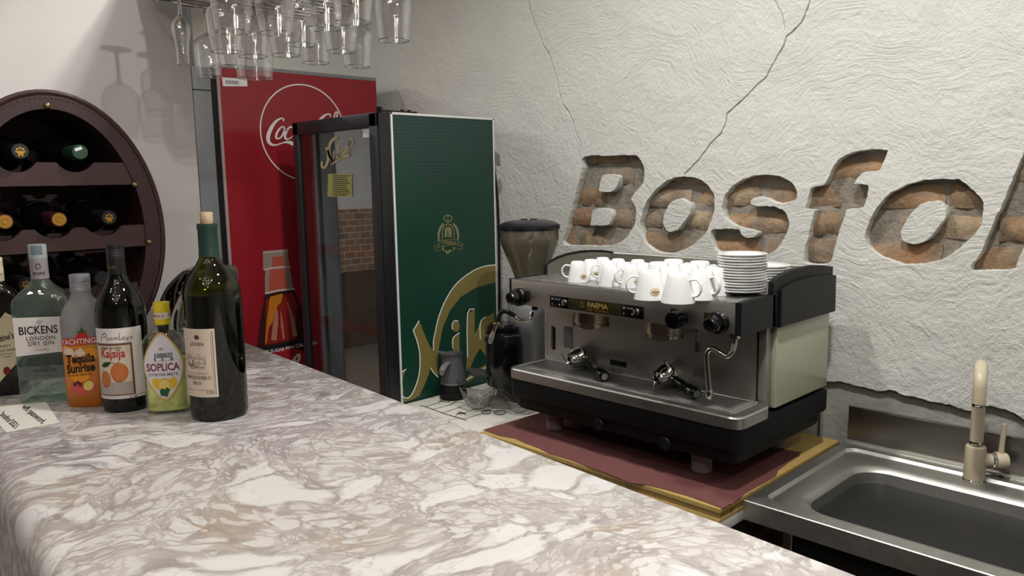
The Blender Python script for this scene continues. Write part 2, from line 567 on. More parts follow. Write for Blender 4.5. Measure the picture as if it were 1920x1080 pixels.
OUT = [z1([(232, 140), (420, 134), (620, 130), (665, 160), (700, 230), (702, 280), (690, 350), (640, 410), (597, 470), (615, 500), (635, 560), (633, 640), (605, 710), (560, 775), (500, 815), (440, 835), (330, 838), (200, 835), (70, 825), (95, 700), (150, 480), (190, 330), (215, 220)]),
       z1([(880, 330), (940, 303), (1010, 297), (1100, 305), (1170, 340), (1220, 390), (1245, 440), (1250, 510), (1245, 580), (1220, 660), (1180, 740), (1120, 800), (1060, 845), (980, 880), (900, 895), (820, 890), (750, 855), (700, 800), (672, 720), (670, 650), (685, 580), (710, 510), (750, 450), (800, 390)]),
       z1([(1312, 520), (1330, 450), (1380, 390), (1450, 330), (1540, 297), (1640, 285), (1720, 288), (1800, 310), (1860, 350), (1890, 400), (1897, 470), (1850, 490), (1760, 503), (1700, 490), (1650, 465), (1600, 455), (1550, 468), (1535, 495), (1550, 520), (1610, 530), (1690, 530), (1760, 545), (1805, 580), (1830, 640), (1830, 700), (1800, 770), (1750, 850), (1700, 890), (1600, 915), (1450, 920), (1330, 900), (1270, 880), (1240, 830), (1225, 722), (1290, 712), (1400, 705), (1445, 712), (1460, 750), (1490, 772), (1540, 775), (1575, 757), (1590, 728), (1530, 712), (1440, 685), (1370, 650), (1330, 610), (1312, 560)]),
       z2([(682, 152), (680, 180), (632, 290), (590, 300), (540, 305), (500, 325), (470, 360), (458, 392), (480, 395), (545, 402), (550, 430), (535, 500), (520, 550), (470, 562), (405, 570), (390, 610), (350, 720), (320, 830), (285, 935), (200, 955), (115, 945), (102, 900), (130, 780), (160, 650), (178, 580), (170, 570), (112, 562), (125, 515), (150, 430), (180, 412), (240, 400), (270, 350), (310, 270), (370, 205), (430, 175), (520, 155), (600, 150)]),
       z2([(1180, 358), (1250, 405), (1310, 455), (1345, 500), (1355, 570), (1345, 650), (1310, 720), (1230, 800), (1130, 880), (1040, 925), (950, 945), (860, 952), (770, 945), (670, 910), (580, 855), (540, 800), (530, 740), (545, 690), (580, 610), (640, 520), (720, 450), (820, 400), (920, 368), (1040, 357), (1110, 362)]),
       z2([(1655, 150), (1600, 270), (1550, 380), (1480, 550), (1400, 720), (1340, 870), (1262, 990), (1400, 992), (1560, 985), (1600, 930), (1625, 860), (1680, 720), (1740, 600), (1800, 560), (1860, 470), (1880, 400), (1800, 390), (1740, 420), (1720, 150)])]
HOLES = [z1([(380, 285), (440, 277), (490, 287), (500, 310), (495, 360), (470, 400), (430, 418), (380, 418), (350, 410), (352, 370), (365, 315)]),
         z1([(300, 560), (340, 545), (400, 547), (440, 565), (452, 600), (440, 650), (410, 680), (330, 680), (280, 678), (285, 640), (290, 590)]),
         z1([(940, 480), (985, 468), (1030, 490), (1060, 520), (1065, 560), (1045, 610), (1010, 660), (960, 710), (900, 730), (870, 710), (850, 660), (852, 610), (870, 560), (900, 510)]),
         z2([(1000, 510), (1050, 515), (1085, 550), (1100, 590), (1080, 640), (1030, 710), (970, 780), (910, 805), (850, 808), (800, 790), (780, 750), (795, 690), (840, 610), (910, 540), (950, 520)])]
CRACK = [([(988, -20), (991, 4), (995, 22), (1003, 45), (1014, 70), (1018, 84), (1028, 98), (1036, 120), (1045, 148), (1048, 170), (1055, 195), (1066, 210), (1075, 228), (1079, 245), (1087, 265), (1092, 284)], .0068),
         ([(1524, -20), (1519, 2), (1512, 22), (1503, 42), (1485, 60), (1475, 68), (1470, 85), (1455, 110), (1445, 128), (1437, 145), (1420, 158), (1400, 180), (1378, 200), (1363, 213), (1361, 230), (1352, 250), (1330, 272), (1312, 298), (1288, 322), (1281, 329)], .0058),
         ([(1449, -20), (1453, 0), (1460, 14), (1467, 25), (1469, 38), (1472, 50), (1472, 58)], .0022),
         ([(1205, 452), (1200, 465), (1196, 478)], .0018)]


def rough_outline(P, step=.006, amp=.0016, seed=0):
    out = []; n = len(P)
    for i in range(n):
        a, b = P[i], P[(i + 1) % n]; k = max(1, int((b - a).length / step))
        for j in range(k):
            p = a.lerp(b, j / k)
            q = noise.noise_vector(Vector((p.x * 55, p.z * 55, seed))) * amp + noise.noise_vector(Vector((p.x * 190, p.z * 190, seed))) * amp * .8
            out.append((p.x + q.x, p.z + q.y))
    return out


def smooth_poly(P, k=4):
    return [Vector((a, 0, b)) for a, b in cr([(p.x, p.z) for p in P], k, True)]


def curve_plate(name, loops, depth, bev):
    """plate with holes: outer loop plus hole loops in (x, z), returned as mesh with its front face towards -Y"""
    c = D.curves.new(name, 'CURVE'); c.dimensions = '2D'; c.fill_mode = 'BOTH'; c.extrude = depth / 2; c.bevel_depth = bev; c.bevel_resolution = 1; c.offset = -bev
    for L in loops:
        s = c.splines.new('POLY'); s.points.add(len(L) - 1); s.use_cyclic_u = True
        for p, (x, z) in zip(s.points, L): p.co = (x, z, 0, 1)
    o = D.objects.new(name, c)
    me = D.meshes.new_from_object(o)
    D.objects.remove(o); D.curves.remove(c)
    me.transform(Matrix(((1, 0, 0, 0), (0, 0, -1, 0), (0, 1, 0, 0), (0, 0, 0, 1))))
    return me


edge = [pY(x, y, WY) for x, y in [(1535, 713), (1552, 715), (1575, 716), (1600, 722), (1625, 727), (1650, 735), (1668, 733), (1680, 735), (1695, 743), (1712, 745), (1740, 752), (1760, 755), (1780, 759), (1795, 765), (1815, 770), (1828, 768), (1835, 763), (1860, 762), (1885, 768), (1900, 775), (1920, 787)]]
edge += [Vector((-.36, WY, .985)), Vector((-.2, WY, .97)), Vector((.1, WY, .99)), Vector((.6, WY, .98)), Vector((1.2, WY, .99))]
lower = rough_outline(edge, .008, .003, 4)[:-90]
wall_loop = [(-5.2, CEIL), (-5.2, 0), (edge[0].x, 0)] + [p for p in lower if p[0] < 1.19] + [(2.6, .99), (2.6, CEIL)]
loops = [wall_loop]
for i, P in enumerate(OUT): loops.append(rough_outline(smooth_poly(P, 3), .005, .0022, i))
for i, P in enumerate(HOLES): loops.append(rough_outline(smooth_poly(P, 3), .005, .0020, 20 + i))
for pts, wd in CRACK:
    q = [pY(x, y, WY) for x, y in pts]; P = []
    for i in range(len(q) - 1):
        for j in range(3): P.append(q[i].lerp(q[i + 1], j / 3) + .0022 * noise.noise_vector(Vector((i * 3 + j, wd * 999, 0))))
    P.append(q[-1]); n = len(P); L = []; R_ = []
    for i, p in enumerate(P):
        d = (P[min(n - 1, i + 1)] - P[max(0, i - 1)]).normalized()
        ww = wd * (.55 + .75 * abs(noise.noise(Vector((i * .7, wd * 500, 3))))) * (.3 if i in (0, n - 1) else 1) / 2
        L.append((p.x - d.z * ww, p.z + d.x * ww)); R_.append((p.x + d.z * ww, p.z - d.x * ww))
    loops.append(L + R_[::-1])
PT = .032
me = curve_plate('wall_back', loops, PT, .0012)
me.materials.append(PLASTER)
wall = D.objects.new('wall_back', me); COL.objects.link(wall); wall.location.y = WY + PT / 2
wall['kind'] = 'structure'; wall['label'] = 'rough white plastered wall with carved letters showing old brick'
wl = (0, -(WY + PT / 2), 0)      # children are given in room coordinates
bm = box(nb(), -5.2, 2.6, WY + PT + .002, WY + PT + .12, 0, CEIL)
mk('mortar_bed', bm, M('old_mortar', (140, 132, 120), .95, bump=1, bscale=55, var=.25, vscale=18, bdist=.008), wall, loc=wl)
bm = nb()
gx = [edge[0].x + i * .04 for i in range(90)]
box(bm, edge[0].x + .002, 2.59, WY + .014, WY + PT + .001, 0, 1.06)
mk('cement_render', bm, M('grey_cement', (160, 158, 150), .9, bump=.8, bscale=28, var=.22, vscale=7, bdist=.006), wall, loc=wl)


def inside(x, z, P):
    c = False; n = len(P)
    for i in range(n):
        a, b = P[i], P[i - 1]
        if (a.z > z) != (b.z > z) and x < (b.x - a.x) * (z - a.z) / (b.z - a.z) + a.x: c = not c
    return c


def brick_mesh(k):
    r = random.Random(k); bm = nb(); nx, nz = 7, 4; Lx, Lz = .118, .031
    vs = []
    for i in range(nx):
        row = []
        for j in range(nz):
            e = (i in (0, nx - 1)) or (j in (0, nz - 1))
            y = (.010 if e else 0) + r.uniform(-.006, .007)
            row.append(bm.verts.new(((i / (nx - 1) - .5) * 2 * Lx + r.uniform(-.005, .005), y, (j / (nz - 1) - .5) * 2 * Lz + r.uniform(-.004, .004))))
        vs.append(row)
    for i in range(nx - 1):
        for j in range(nz - 1): bm.faces.new((vs[i][j], vs[i + 1][j], vs[i + 1][j + 1], vs[i][j + 1]))
    rim = [vs[i][0] for i in range(nx)] + [vs[nx - 1][j] for j in range(1, nz)] + [vs[i][nz - 1] for i in range(nx - 2, -1, -1)] + [vs[0][j] for j in range(nz - 2, 0, -1)]
    bk = [bm.verts.new((v.co.x, .03, v.co.z)) for v in rim]
    for i in range(len(rim)):
        j = (i + 1) % len(rim); bm.faces.new((rim[j], rim[i], bk[i], bk[j]))
    me = D.meshes.new('brick'); bmesh.ops.recalc_face_normals(bm, faces=list(bm.faces)); bm.to_mesh(me); bm.free(); me.materials.append(BRICK)
    for p in me.polygons: p.use_smooth = True
    me.set_sharp_from_angle(angle=math.radians(50))
    return me


BM = [brick_mesh(k) for k in range(7)]
row = 0; z = 1.215
while z < 1.78:
    x = -2.05 + (.125 if row % 2 else 0)
    while x < .05:
        hit = any(inside(x + dx * .118, z + dz * .033, P) for P in OUT for dx in (-1, -.6, -.2, .2, .6, 1) for dz in (-1, -.3, .3, 1))
        if hit:
            o = D.objects.new('brick', BM[rnd.randrange(7)]); COL.objects.link(o); o.parent = wall
            sx = rnd.uniform(.9, 1.0)
            if rnd.random() < .22: sx = .55
            o.location = (x + rnd.uniform(-.008, .008), WY + .020 + rnd.uniform(-.003, .005) - (WY + PT / 2), z + rnd.uniform(-.004, .004))
            o.scale = (sx, 1, rnd.uniform(.94, 1.04)); o.rotation_euler = (rnd.uniform(-.03, .03), rnd.uniform(-.025, .025), rnd.uniform(-.03, .03))
            if sx == .55:
                o.location.x -= .055
        x += .252
    z += .0765; row += 1


def struct(name, bm, m, label=None, smooth=35):
    o = mk(name, bm, m, smooth=smooth); o['kind'] = 'structure'
    if label: o['label'] = label
    return o


# partition wall at the end of the bar, its room and the rest of the shell
struct('wall_left', box(nb(), WX - .16, WX, -3.2, .884, 0, CEIL), M('end_wall_paint', (208, 202, 199), .6, bump=.12, bscale=60, var=.03), 'smooth white wall behind the barrel-shaped wine rack')
struct('floor', box(nb(), -6.5, 2.6, -3.2, 2.4, -.05, 0), M('floor_tile', (120, 108, 96), .45, var=.1))
struct('ceiling', box(nb(), -6.5, 2.6, -3.2, 2.4, CEIL, CEIL + .05), M('ceiling_paint', (214, 210, 204), .8))
struct('wall_right', box(nb(), 2.6, 2.7, -3.2, 2.4, 0, CEIL), WHITEP)
bm = box(nb(), -6.5, 2.6, -3.3, -3.2, 0, CEIL)
struct('wall_front', bm, M('front_wall_paint', (184, 181, 176), .7, var=.06))
bm = box(nb(), -6.6, -6.5, -3.2, 2.4, 0, CEIL)
struct('wall_far', bm, WHITEP)
BW = D.materials.new('brick_courses'); BW.use_nodes = True; t = NT(BW); b = t.n['Principled BSDF']; b.inputs['Roughness'].default_value = .9
tc_ = t.add('ShaderNodeTexCoord'); sp_x = t.add('ShaderNodeSeparateXYZ'); t.link(tc_.outputs['Object'], sp_x.inputs[0]); cb_ = t.add('ShaderNodeCombineXYZ'); t.link(sp_x.outputs[1], cb_.inputs[0]); t.link(sp_x.outputs[2], cb_.inputs[1])
bt_ = t.add('ShaderNodeTexBrick'); bt_.inputs['Scale'].default_value = 4.0; bt_.inputs['Color1'].default_value = lin((168, 132, 104)); bt_.inputs['Color2'].default_value = lin((140, 108, 86)); bt_.inputs['Mortar'].default_value = lin((190, 182, 170))
t.link(cb_.outputs[0], bt_.inputs['Vector']); t.link(bt_.outputs[0], b.inputs['Base Color'])
struct('trim_1', box(nb(), -6.5, -6.47, -3.2, 2.4, .75, 1.35), BW, 'band of bare brick along the far wall')
struct('trim_2', box(nb(), -6.5, -6.46, -3.2, 2.4, 0, .75), M('dark_panelling', (92, 70, 54), .6), 'dark wooden panelling along the far wall')

# ------------------------------------------------------------------ ceiling lamps
LM = M('lamp_lens', (255, 246, 232), .4, emit=6)
for i, (x, y, pw, r, wh) in enumerate(LAMPS):
    root = thing('ceiling_spotlight', 'small round white ceiling spotlight ' + wh, 'lamp', (x, y, CEIL), 0, 'ceiling spotlights')
    mk('trim_ring', lathe(nb(), [(r + .004, -.006), (r + .022, -.006), (r + .024, 0), (r + .004, 0), (r + .004, -.006)], 24, cap0=False, cap1=False), M('lamp_ring', (230, 230, 228), .4), root)
    mk('lens', lathe(nb(), [(r + .003, -.001), (r + .003, -.003)], 24), LM, root)
    L = D.lights.new('spotlight_bulb', 'AREA'); L.shape = 'DISK'; L.size = 2 * r; L.energy = pw; L.color = ROSY if 'guest' in wh else WARM; L.spread = math.radians(165)
    lo = D.objects.new('spotlight_bulb', L); COL.objects.link(lo); lo.parent = root; lo.location = (0, 0, -.012)

# cluster of small bulbs over the guests' side
bc_ = thing('bulb_chandelier', 'cluster of small round glass bulbs hanging over the guest area', 'lamp', (-.35, -.40, CEIL))
mk('ceiling_plate', lathe(nb(), [(.10, -.02), (.11, -.01), (.11, 0)], 28), BLACKP, bc_)
BULB = M('bulb_glow', (255, 244, 230), .4, emit=18)
for i in range(14):
    a = i * 2.4; rr_ = .13 * math.sqrt(i + .6); zz_ = -.30 - .045 * (i % 4)
    co = mk('cord', tube(nb(), [(.06 * math.cos(a), .06 * math.sin(a), -.018), (rr_ * math.cos(a), rr_ * math.sin(a), -.12), (rr_ * math.cos(a), rr_ * math.sin(a), zz_ + .036)], .002, 5), BLACKP, bc_)
    mk('bulb', lathe(nb(), [(r_ * 2.1, z_ * 2.1) for r_, z_ in [(.0002, .017), (.009, .014), (.0145, .006), (.0155, -.002), (.012, -.011), (.006, -.0155), (.0002, -.017)]], 20, T(rr_ * math.cos(a), rr_ * math.sin(a), zz_), False, False), BULB, bc_)

# one track spotlight from the right lights the end wall through the hanging glasses
ts = thing('track_spotlight', 'black track spotlight at the right end of the room', 'lamp', (2.2, .66, CEIL))
aim_ = Vector((-2.12, .80, 1.60)) - Vector((2.2, .66, CEIL - .16))
qm = aim_.to_track_quat('-Z', 'Y').to_matrix().to_4x4()
mk('stem', tube(nb(), [(0, 0, 0), (0, 0, -.10)], .008, 10), BLACKP, ts)
mk('housing', lathe(nb(), [(.02, .10), (.034, .09), (.036, -.02), (.033, -.022), (.031, .06)], 24, T(0, 0, -.16) @ qm, True, False), BLACKP, ts)
L = D.lights.new('spotlight_bulb', 'SPOT'); L.energy = 150; L.spot_size = math.radians(15); L.spot_blend = .35; L.shadow_soft_size = .022; L.color = (1, .98, .95)
lo = D.objects.new('spotlight_bulb', L); COL.objects.link(lo); lo.parent = ts; lo.matrix_local = T(0, 0, -.16) @ qm @ T(0, 0, -.024)

# ------------------------------------------------------------------ the bar
BZ = 1.20


def bar_y(x, y): return y - .0772 * (x + .274)


bar = thing('bar_counter', 'long bar counter with brecciated white and taupe marble top', 'counter', (0, 0, 0))
prof = [(.728, BZ - .035), (.728, BZ - .006), (.722, BZ)]
prof += [(.60 - .07 * i, BZ) for i in range(6)]
prof += [(.128 + .030 - .030 * math.sin(a), BZ - .030 + .030 * math.cos(a)) for a in [i * PI / 2 / 8 for i in range(9)]]
prof += [(.128, BZ - .10), (.128, BZ - .30), (.150, BZ - .30), (.150, BZ - .035)]
xs = [WX + .001, -1.8, -1.5, -1.2, -.9, -.6, -.3, 0, .4, .9, 1.5]
bm = loft(nb(), [[(x, bar_y(x, y), z) for y, z in prof] for x in xs])
mk('marble_top', bm, MARBLE, bar, 50)
bm = loft(nb(), [[(x, bar_y(x, y), z) for y, z in [(.66, BZ - .036), (.66, 0), (.16, 0), (.16, BZ - .036)]] for x in (WX + .002, 1.49)])
mk('bar_body', bm, M('bar_front', (70, 60, 54), .6), bar)

# ------------------------------------------------------------------ red drinks fridge
RX_, RF, RB, RT = -3.01, 1.36, 2.10, 2.09       # side plane, front of body, back, top
RW = .62
red = thing('drinks_fridge', 'tall red upright drinks fridge with white script logo on its side', 'fridge', (RX_, RF, 0))
REDP = M('red_enamel', (142, 22, 34), .35, coat=.2)
GREYF = M('grey_fridge_frame', (128, 129, 131), .5)
GREYD = M('dark_grey_frame', (112, 108, 112), .55)
dep = RB - RF
mk('body', box(nb(), -RW, -.004, 0, dep, .06, RT - .035, .004), M('fridge_body_grey', (150, 150, 150), .5), red)
mk('side_panel', box(nb(), -.004, 0, .004, dep - .003, .07, RT - .046), REDP, red)
mk('top_cap', box(nb(), -RW, 0, .0, dep, RT - .046, RT - .030, .004), GREYF, red)
mk('edge_strip', box(nb(), -.006, .0015, -.006, .006, .07, RT - .06, .001), M('pale_edge', (160, 140, 138), .5), red)
mk('gasket', box(nb(), -RW + .01, -.006, -.028, -.001, .08, RT - .05), BLACKP, red)
door = mk('door', box(nb(), -RW, -.002, -.10, -.028, .10, RT - .05, .006), GREYF, red)
mk('door_front', box(nb(), -RW + .002, -.0045, -.106, -.1005, .10, RT - .05, .002), GREYD, door)
mk('door_glass', box(nb(), -RW + .05, -.055, -.1085, -.1065, .25, RT - .32), M('dark_door_glass', (22, 22, 25), .05), door)
mk('header_seam', box(nb(), -RW, .0004, -.1065, -.03, RT - .139, RT - .136), BLACKP, door)
mk('plinth', box(nb(), -RW + .02, -.02, .03, dep - .03, 0, .06), BLACKP, red)


def rmap(off):
    """photo position -> on the red side panel (local)"""
    return lambda px, py: (lambda v: (off, v.y - RF, v.z))(pX(px, py, RX_ + off))


def yz(off): return lambda y, z: (off, y - RF, z)


cy0, cz0, cr0 = 1.722, 1.58 + .224, .199
decal('logo_circle', [ribbon([(cy0 + cr0 * math.cos(2 * PI * i / 72), cz0 + cr0 * math.sin(2 * PI * i / 72)) for i in range(72)], .0055, 1, True)], yz(.0010), PRINTW, red)


def c8(x, y): return (470 + x / 4.91, 140 + y / 4.91)


def sc(l, s=1 / 4.91): return [(470 + p[0] * s, 140 + p[1] * s, p[2] * s) for p in l]


CC = [(300, 428, 10), (304, 412, 13), (285, 402, 12), (245, 420, 20), (205, 465, 30), (172, 530, 36), (160, 590, 34), (180, 635, 26), (230, 648, 14), (300, 626, 12), (350, 622, 26), (400, 640, 34), (470, 655, 20), (540, 640, 6)]
OO = [(300, 476, 12), (272, 492, 16), (243, 535, 20), (234, 575, 20), (250, 590, 14), (280, 574, 14), (305, 530, 18), (311, 492, 14), (298, 476, 10)]
C2 = [(385, 492, 16), (372, 478, 12), (345, 498, 18), (320, 545, 22), (318, 582, 20), (340, 594, 14), (375, 575, 8), (400, 540, 8)]


def sh(l, dx, dy=0): return [(p[0] + dx, p[1] + dy, p[2]) for p in l]


strokes = [CC, OO, [(300, 500, 6), (325, 520, 6), (345, 500, 6)], C2, sh(OO, 165, -10), [(470, 470, 14), (462, 540, 18), (470, 580, 14), (500, 560, 8)], [(520, 520, 18), (570, 512, 18)],
           sh([p for p in CC[:9]], 430, -40) + [(680, 600, 14), (720, 560, 8)], sh(OO, 460, -45), [(760, 470, 8), (800, 360, 14), (780, 350, 12), (762, 430, 16), (762, 530, 16), (790, 520, 8)], sh(OO, 590, -60), [(900, 420, 14), (890, 500, 16), (905, 530, 10), (930, 500, 8)]]
decal('script_logo', [ribbon(sc(s_)) for s_ in strokes], rmap(.0012), PRINTW, red)
# barcode sticker
st = decal('sticker', [poly([(416, 145), (463, 148), (464, 162), (418, 161.5)])], rmap(.0012), PRINTW, red)
decal('barcode', [poly([(423 + i * 1.45, 150 + i * .12), (423 + i * 1.45 + w_, 150 + i * .12), (423.3 + i * 1.45 + w_, 157 + i * .12), (423.3 + i * 1.45, 157 + i * .12)]) for i, w_ in enumerate([.5, .9, .4, .4, .9, .6, .9, .4, .6, .9, .5, .9, .4, .9, .6, .5, .9])], rmap(.0016), INK, red)


# printed soda bottle
def c7(l): return [(470 + x / 4.153, 460 + y / 4.153) for x, y in l]


PR = lambda n, c, r=.4: M(n, c, r)
bt = [(95, 45), (290, 28), (292, 90), (306, 170), (330, 325), (352, 372), (395, 480), (425, 590), (445, 700), (452, 760), (52, 800), (62, 680), (82, 540), (103, 420), (113, 375), (110, 250), (114, 200), (98, 190), (96, 120)]
decal('printed_bottle', [poly(c7(bt))], rmap(.0010), PR('print_cola_dark', (52, 20, 18)), red)
decal('printed_neck', [poly(c7([(95, 45), (290, 28), (292, 90), (306, 170), (330, 330), (113, 378), (110, 250), (114, 200), (98, 190), (96, 120)]))], rmap(.0014), PR('print_pale_glass', (150, 132, 120)), red)
decal('printed_neck_red', [poly(c7([(165, 90), (255, 82), (262, 165), (168, 172)])), poly(c7([(150, 190), (265, 178), (285, 335), (140, 365)]))], rmap(.0018), PR('print_red_glow', (178, 82, 66)), red)
for q_ in ([(96, 60, 1.6), (190, 48, 1.6), (292, 42, 1.6)], [(100, 190, 2.6), (200, 172, 2.6), (308, 168, 2.6)], [(113, 376, 3.4), (220, 352, 3.4), (342, 338, 3.4)]):
    decal('printed_ring', [ribbon([(*c7([p[:2]])[0], p[2]) for p in q_])], rmap(.0022), PR('print_highlight', (205, 190, 178)), red)
decal('printed_cola', [poly(c7([(120, 420), (330, 370), (365, 470), (345, 640), (350, 730), (110, 780), (115, 600)]))], rmap(.0016), PR('print_cola_red', (134, 28, 24)), red)
decal('printed_amber', [poly(c7([(150, 400), (250, 375), (240, 440), (210, 470), (170, 600), (140, 640), (125, 760), (112, 770), (125, 600)]))], rmap(.0020), PR('print_amber', (190, 118, 30)), red)
decal('printed_shine', [ribbon([(*c7([p])[0], q) for p, q in [((205, 500), 2), ((195, 600), 9), ((180, 740), 10)]]), ribbon([(*c7([p])[0], q) for p, q in [((285, 440), 2), ((320, 560), 7), ((345, 710), 9)]]), ribbon([(*c7([p])[0], q) for p, q in [((235, 510), 1), ((245, 620), 4), ((258, 730), 3)]])], rmap(.0024), PR('print_shine', (176, 120, 100)), red)
decal('printed_label', [poly(c7([(52, 800), (250, 768), (460, 720), (520, 1040), (500, 1400), (0, 1500), (20, 1100)]))], rmap(.0014), PR('print_black_label', (22, 20, 24)), red)
decal('printed_disc', [mv(ell(0, 0, 44, 40), *c7([(300, 960)])[0])], rmap(.0018), PR('print_label_red', (150, 26, 38)), red)
decal('printed_words', [mv((v, [q[::-1] for q in f]), *p, -9, 1, -1) for (v, f), p in ((text2d('NO ADDED SUGAR', 8.4, .01), c7([(112, 832)])[0]), (text2d('zero CALORIES', 9.0, .01), c7([(392, 778)])[0]))], rmap(.0022), PRINTW, red)
decal('printed_swash', [ribbon([(*c7([p])[0], q) for p, q in [((315, 915), 2), ((350, 870), 4), ((378, 850), 4), ((375, 890), 5), ((350, 915), 4), ((345, 880), 2)]])], rmap(.0022), PRINTW, red)

# ------------------------------------------------------------------ green beer fridge
GX, GF, GB, GT = -2.237, 1.612, 2.098, 1.827
GW = .562
gf = thing('beer_fridge', 'dark green beer fridge with black framed glass door and gold logo', 'fridge', (GX, GF, 0))
GREEN = D.materials.new('green_panel_print'); GREEN.use_nodes = True
t = NT(GREEN); b = t.n['Principled BSDF']; vec = t.add('ShaderNodeTexCoord').outputs['Object']
sx = t.add('ShaderNodeSeparateXYZ'); t.link(vec, sx.inputs[0])
vo = t.add('ShaderNodeTexVoronoi'); vo.inputs['Scale'].default_value = 95; vo.inputs['Randomness'].default_value = 0
shy = t.add('ShaderNodeCombineXYZ'); t.link(sx.outputs[1], shy.inputs[0]); t.link(t.math('MULTIPLY', sx.outputs[2], 1.0), shy.inputs[1])
sk = t.math('ADD', sx.outputs[1], t.math('MULTIPLY', sx.outputs[2], .5)); t.link(sk, shy.inputs[0]); t.link(t.math('MULTIPLY', sx.outputs[2], .87), shy.inputs[1])
t.link(shy.outputs[0], vo.inputs['Vector'])
dots = t.math('LESS_THAN', vo.outputs[0], .36)
# dotted field above a zig-zag: z > edge(y)
zz = t.math('ADD', t.math('MULTIPLY', t.math('PINGPONG', t.math('ADD', sx.outputs[1], .135), .155), 1.05), 1.545)
fld = t.math('GREATER_THAN', sx.outputs[2], zz)
basec = t.mix(fld, lin((16, 58, 44)), lin((32, 62, 54)))
t.link(t.mix(t.math('MULTIPLY', dots, fld), basec, lin((18, 42, 36))), b.inputs['Base Color'])
b.inputs['Roughness'].default_value = .36
gd = GB - GF
BLK = M('fridge_black', (24, 24, 28), .35)
INN = M('fridge_interior', (220, 217, 217), .4)
# cabinet: five walls, open to the door
bm = nb()
box(bm, -GW, -GW + .03, 0, gd, .1, GT - .01); box(bm, -.03, -.004, 0, gd, .1, GT - .01)
box(bm, -GW + .03, -.03, gd - .03, gd, .1, GT - .01); box(bm, -GW + .03, -.03, 0, gd, GT - .05, GT - .01); box(bm, -GW + .03, -.03, 0, gd, .1, .16)
mk('cabinet', bm, INN, gf)
mk('side_panel', box(nb(), -.004, 0, .008, gd - .005, .08, GT - .008), GREEN, gf)
mk('top_lid', box(nb(), -GW, -.002, .0, gd, GT - .01, GT, .002), M('pale_lid', (196, 192, 188), .5), gf)
bm = nb()
box(bm, -.003, .0022, 0, .008, .08, GT, .001); box(bm, -.003, .0022, gd - .006, gd, .08, GT, .001); box(bm, -.003, .0022, 0, gd, GT - .008, GT, .001)
mk('white_trim', bm, M('white_trim', (214, 213, 208), .4), gf)
mk('plinth', box(nb(), -GW + .01, -.01, .02, gd - .02, 0, .10), BLK, gf)
door = mk('door', (lambda b_: (box(b_, -GW - .01, -.003, -.058, -.008, .12, .20, .004), box(b_, -GW - .01, -.003, -.058, -.008, GT - .052, GT - .002, .004), box(b_, -GW - .01, -GW + .032, -.058, -.008, .12, GT - .002, .004), box(b_, -.048, -.003, -.058, -.008, .12, GT - .002, .004))[0])(nb()), BLK, gf)
mk('gasket', box(nb(), -GW, -.004, -.008, 0, .12, .13), BLACKP, door)
mk('hinge_post', box(nb(), -.012, .001, -.050, -.001, .1, GT - .004, .003), BLK, gf)
hb = nb(); tube(hb, [(-.012, -.035, GT - .005), (-.012, -.035, GT + .016)], .011, 14); box(hb, -.03, -.004, -.03, .12, GT + .001, GT + .007, .001); tube(hb, [(-.012, .06, GT + .006), (-.012, .06, GT + .012)], .006, 8); tube(hb, [(-.012, .09, GT + .006), (-.012, .09, GT + .012)], .006, 8)
mk('hinge', hb, BLACKG, gf)
pane = thin_glass('door_pane', (212, 218, 220), None, 1.85)
mk('door_pane', box(nb(), -GW + .03, -.046, -.050, -.046, .19, GT - .048), pane, door)
RAIL = M('price_rail', (168, 60, 74), .4)
for i, zz_ in enumerate((.44, .76, 1.05, 1.34)):
    s_ = nb()
    for k in range(14): tube(s_, [(-GW + .035 + k * .0375, .02, zz_), (-GW + .035 + k * .0375, gd - .04, zz_)], .0022, 6)
    tube(s_, [(-GW + .032, .02, zz_), (-.032, .02, zz_)], .003, 6); tube(s_, [(-GW + .032, gd - .05, zz_), (-.032, gd - .05, zz_)], .003, 6)
    shelf = mk('shelf', s_, M('shelf_wire', (180, 180, 178), .35, .6), gf)
    mk('price_rail', box(nb(), -GW + .034, -.034, .004, .016, zz_ - .030, zz_ + .006, .001), RAIL, shelf)
for xx in (-GW + .031, -.033):
    s_ = nb(); box(s_, xx, xx + .003, .10, .125, .2, GT - .1)
    mk('slotted_rail', s_, M('rail_pink', (150, 120, 124), .5), gf)
    decal('slots', [rect(.108, .22 + k * .022, .117, .228 + k * .022) for k in range(68)], lambda y, z, xx=xx: (xx + (.0034 if xx < -.2 else -.0004), y, z), INK, gf)
mk('light_box', box(nb(), -GW + .031, -.031, .02, .09, GT - .13, GT - .055), M('canopy_grey', (140, 142, 144), .4), gf)


def gdoor(off): return lambda px, py: (lambda v: (v.x - GX, -.050 - off, v.z))(pY(px, py, GF - .050 - off))


def c4(l): return [(380 + p[0] / 2.7, 80 + p[1] / 2.7) + ((p[2] / 2.7,) if len(p) > 2 else ()) for p in l]


PALEG = M('pale_gold_print', (168, 152, 112), .5)
nk = [[(605, 600, 10), (603, 625, 12), (618, 632, 12), (632, 605, 14), (636, 560, 14), (625, 530, 12)], [(632, 545, 8), (648, 590, 12), (652, 600, 8), (640, 540, 12), (648, 505, 14), (668, 485, 14), (684, 480, 10)],
      [(664, 548, 7), (662, 590, 7)], [(688, 520, 7), (680, 595, 7)], [(696, 548, 6), (684, 570, 6), (698, 588, 6)], [(712, 535, 7), (702, 548, 6), (712, 562, 6), (702, 578, 6)], [(722, 530, 7), (718, 570, 7)], [(742, 518, 8), (730, 535, 7), (730, 560, 7), (742, 556, 6)],
      [(742, 495, 6), (740, 555, 6)], [(756, 482, 7), (744, 500, 7), (746, 525, 7), (758, 515, 7), (758, 490, 6)], [(648, 620, 4), (690, 590, 12), (742, 565, 18)]]
decal('door_script', [ribbon(c4(s_)) for s_ in nk], gdoor(.0012), PALEG, door)
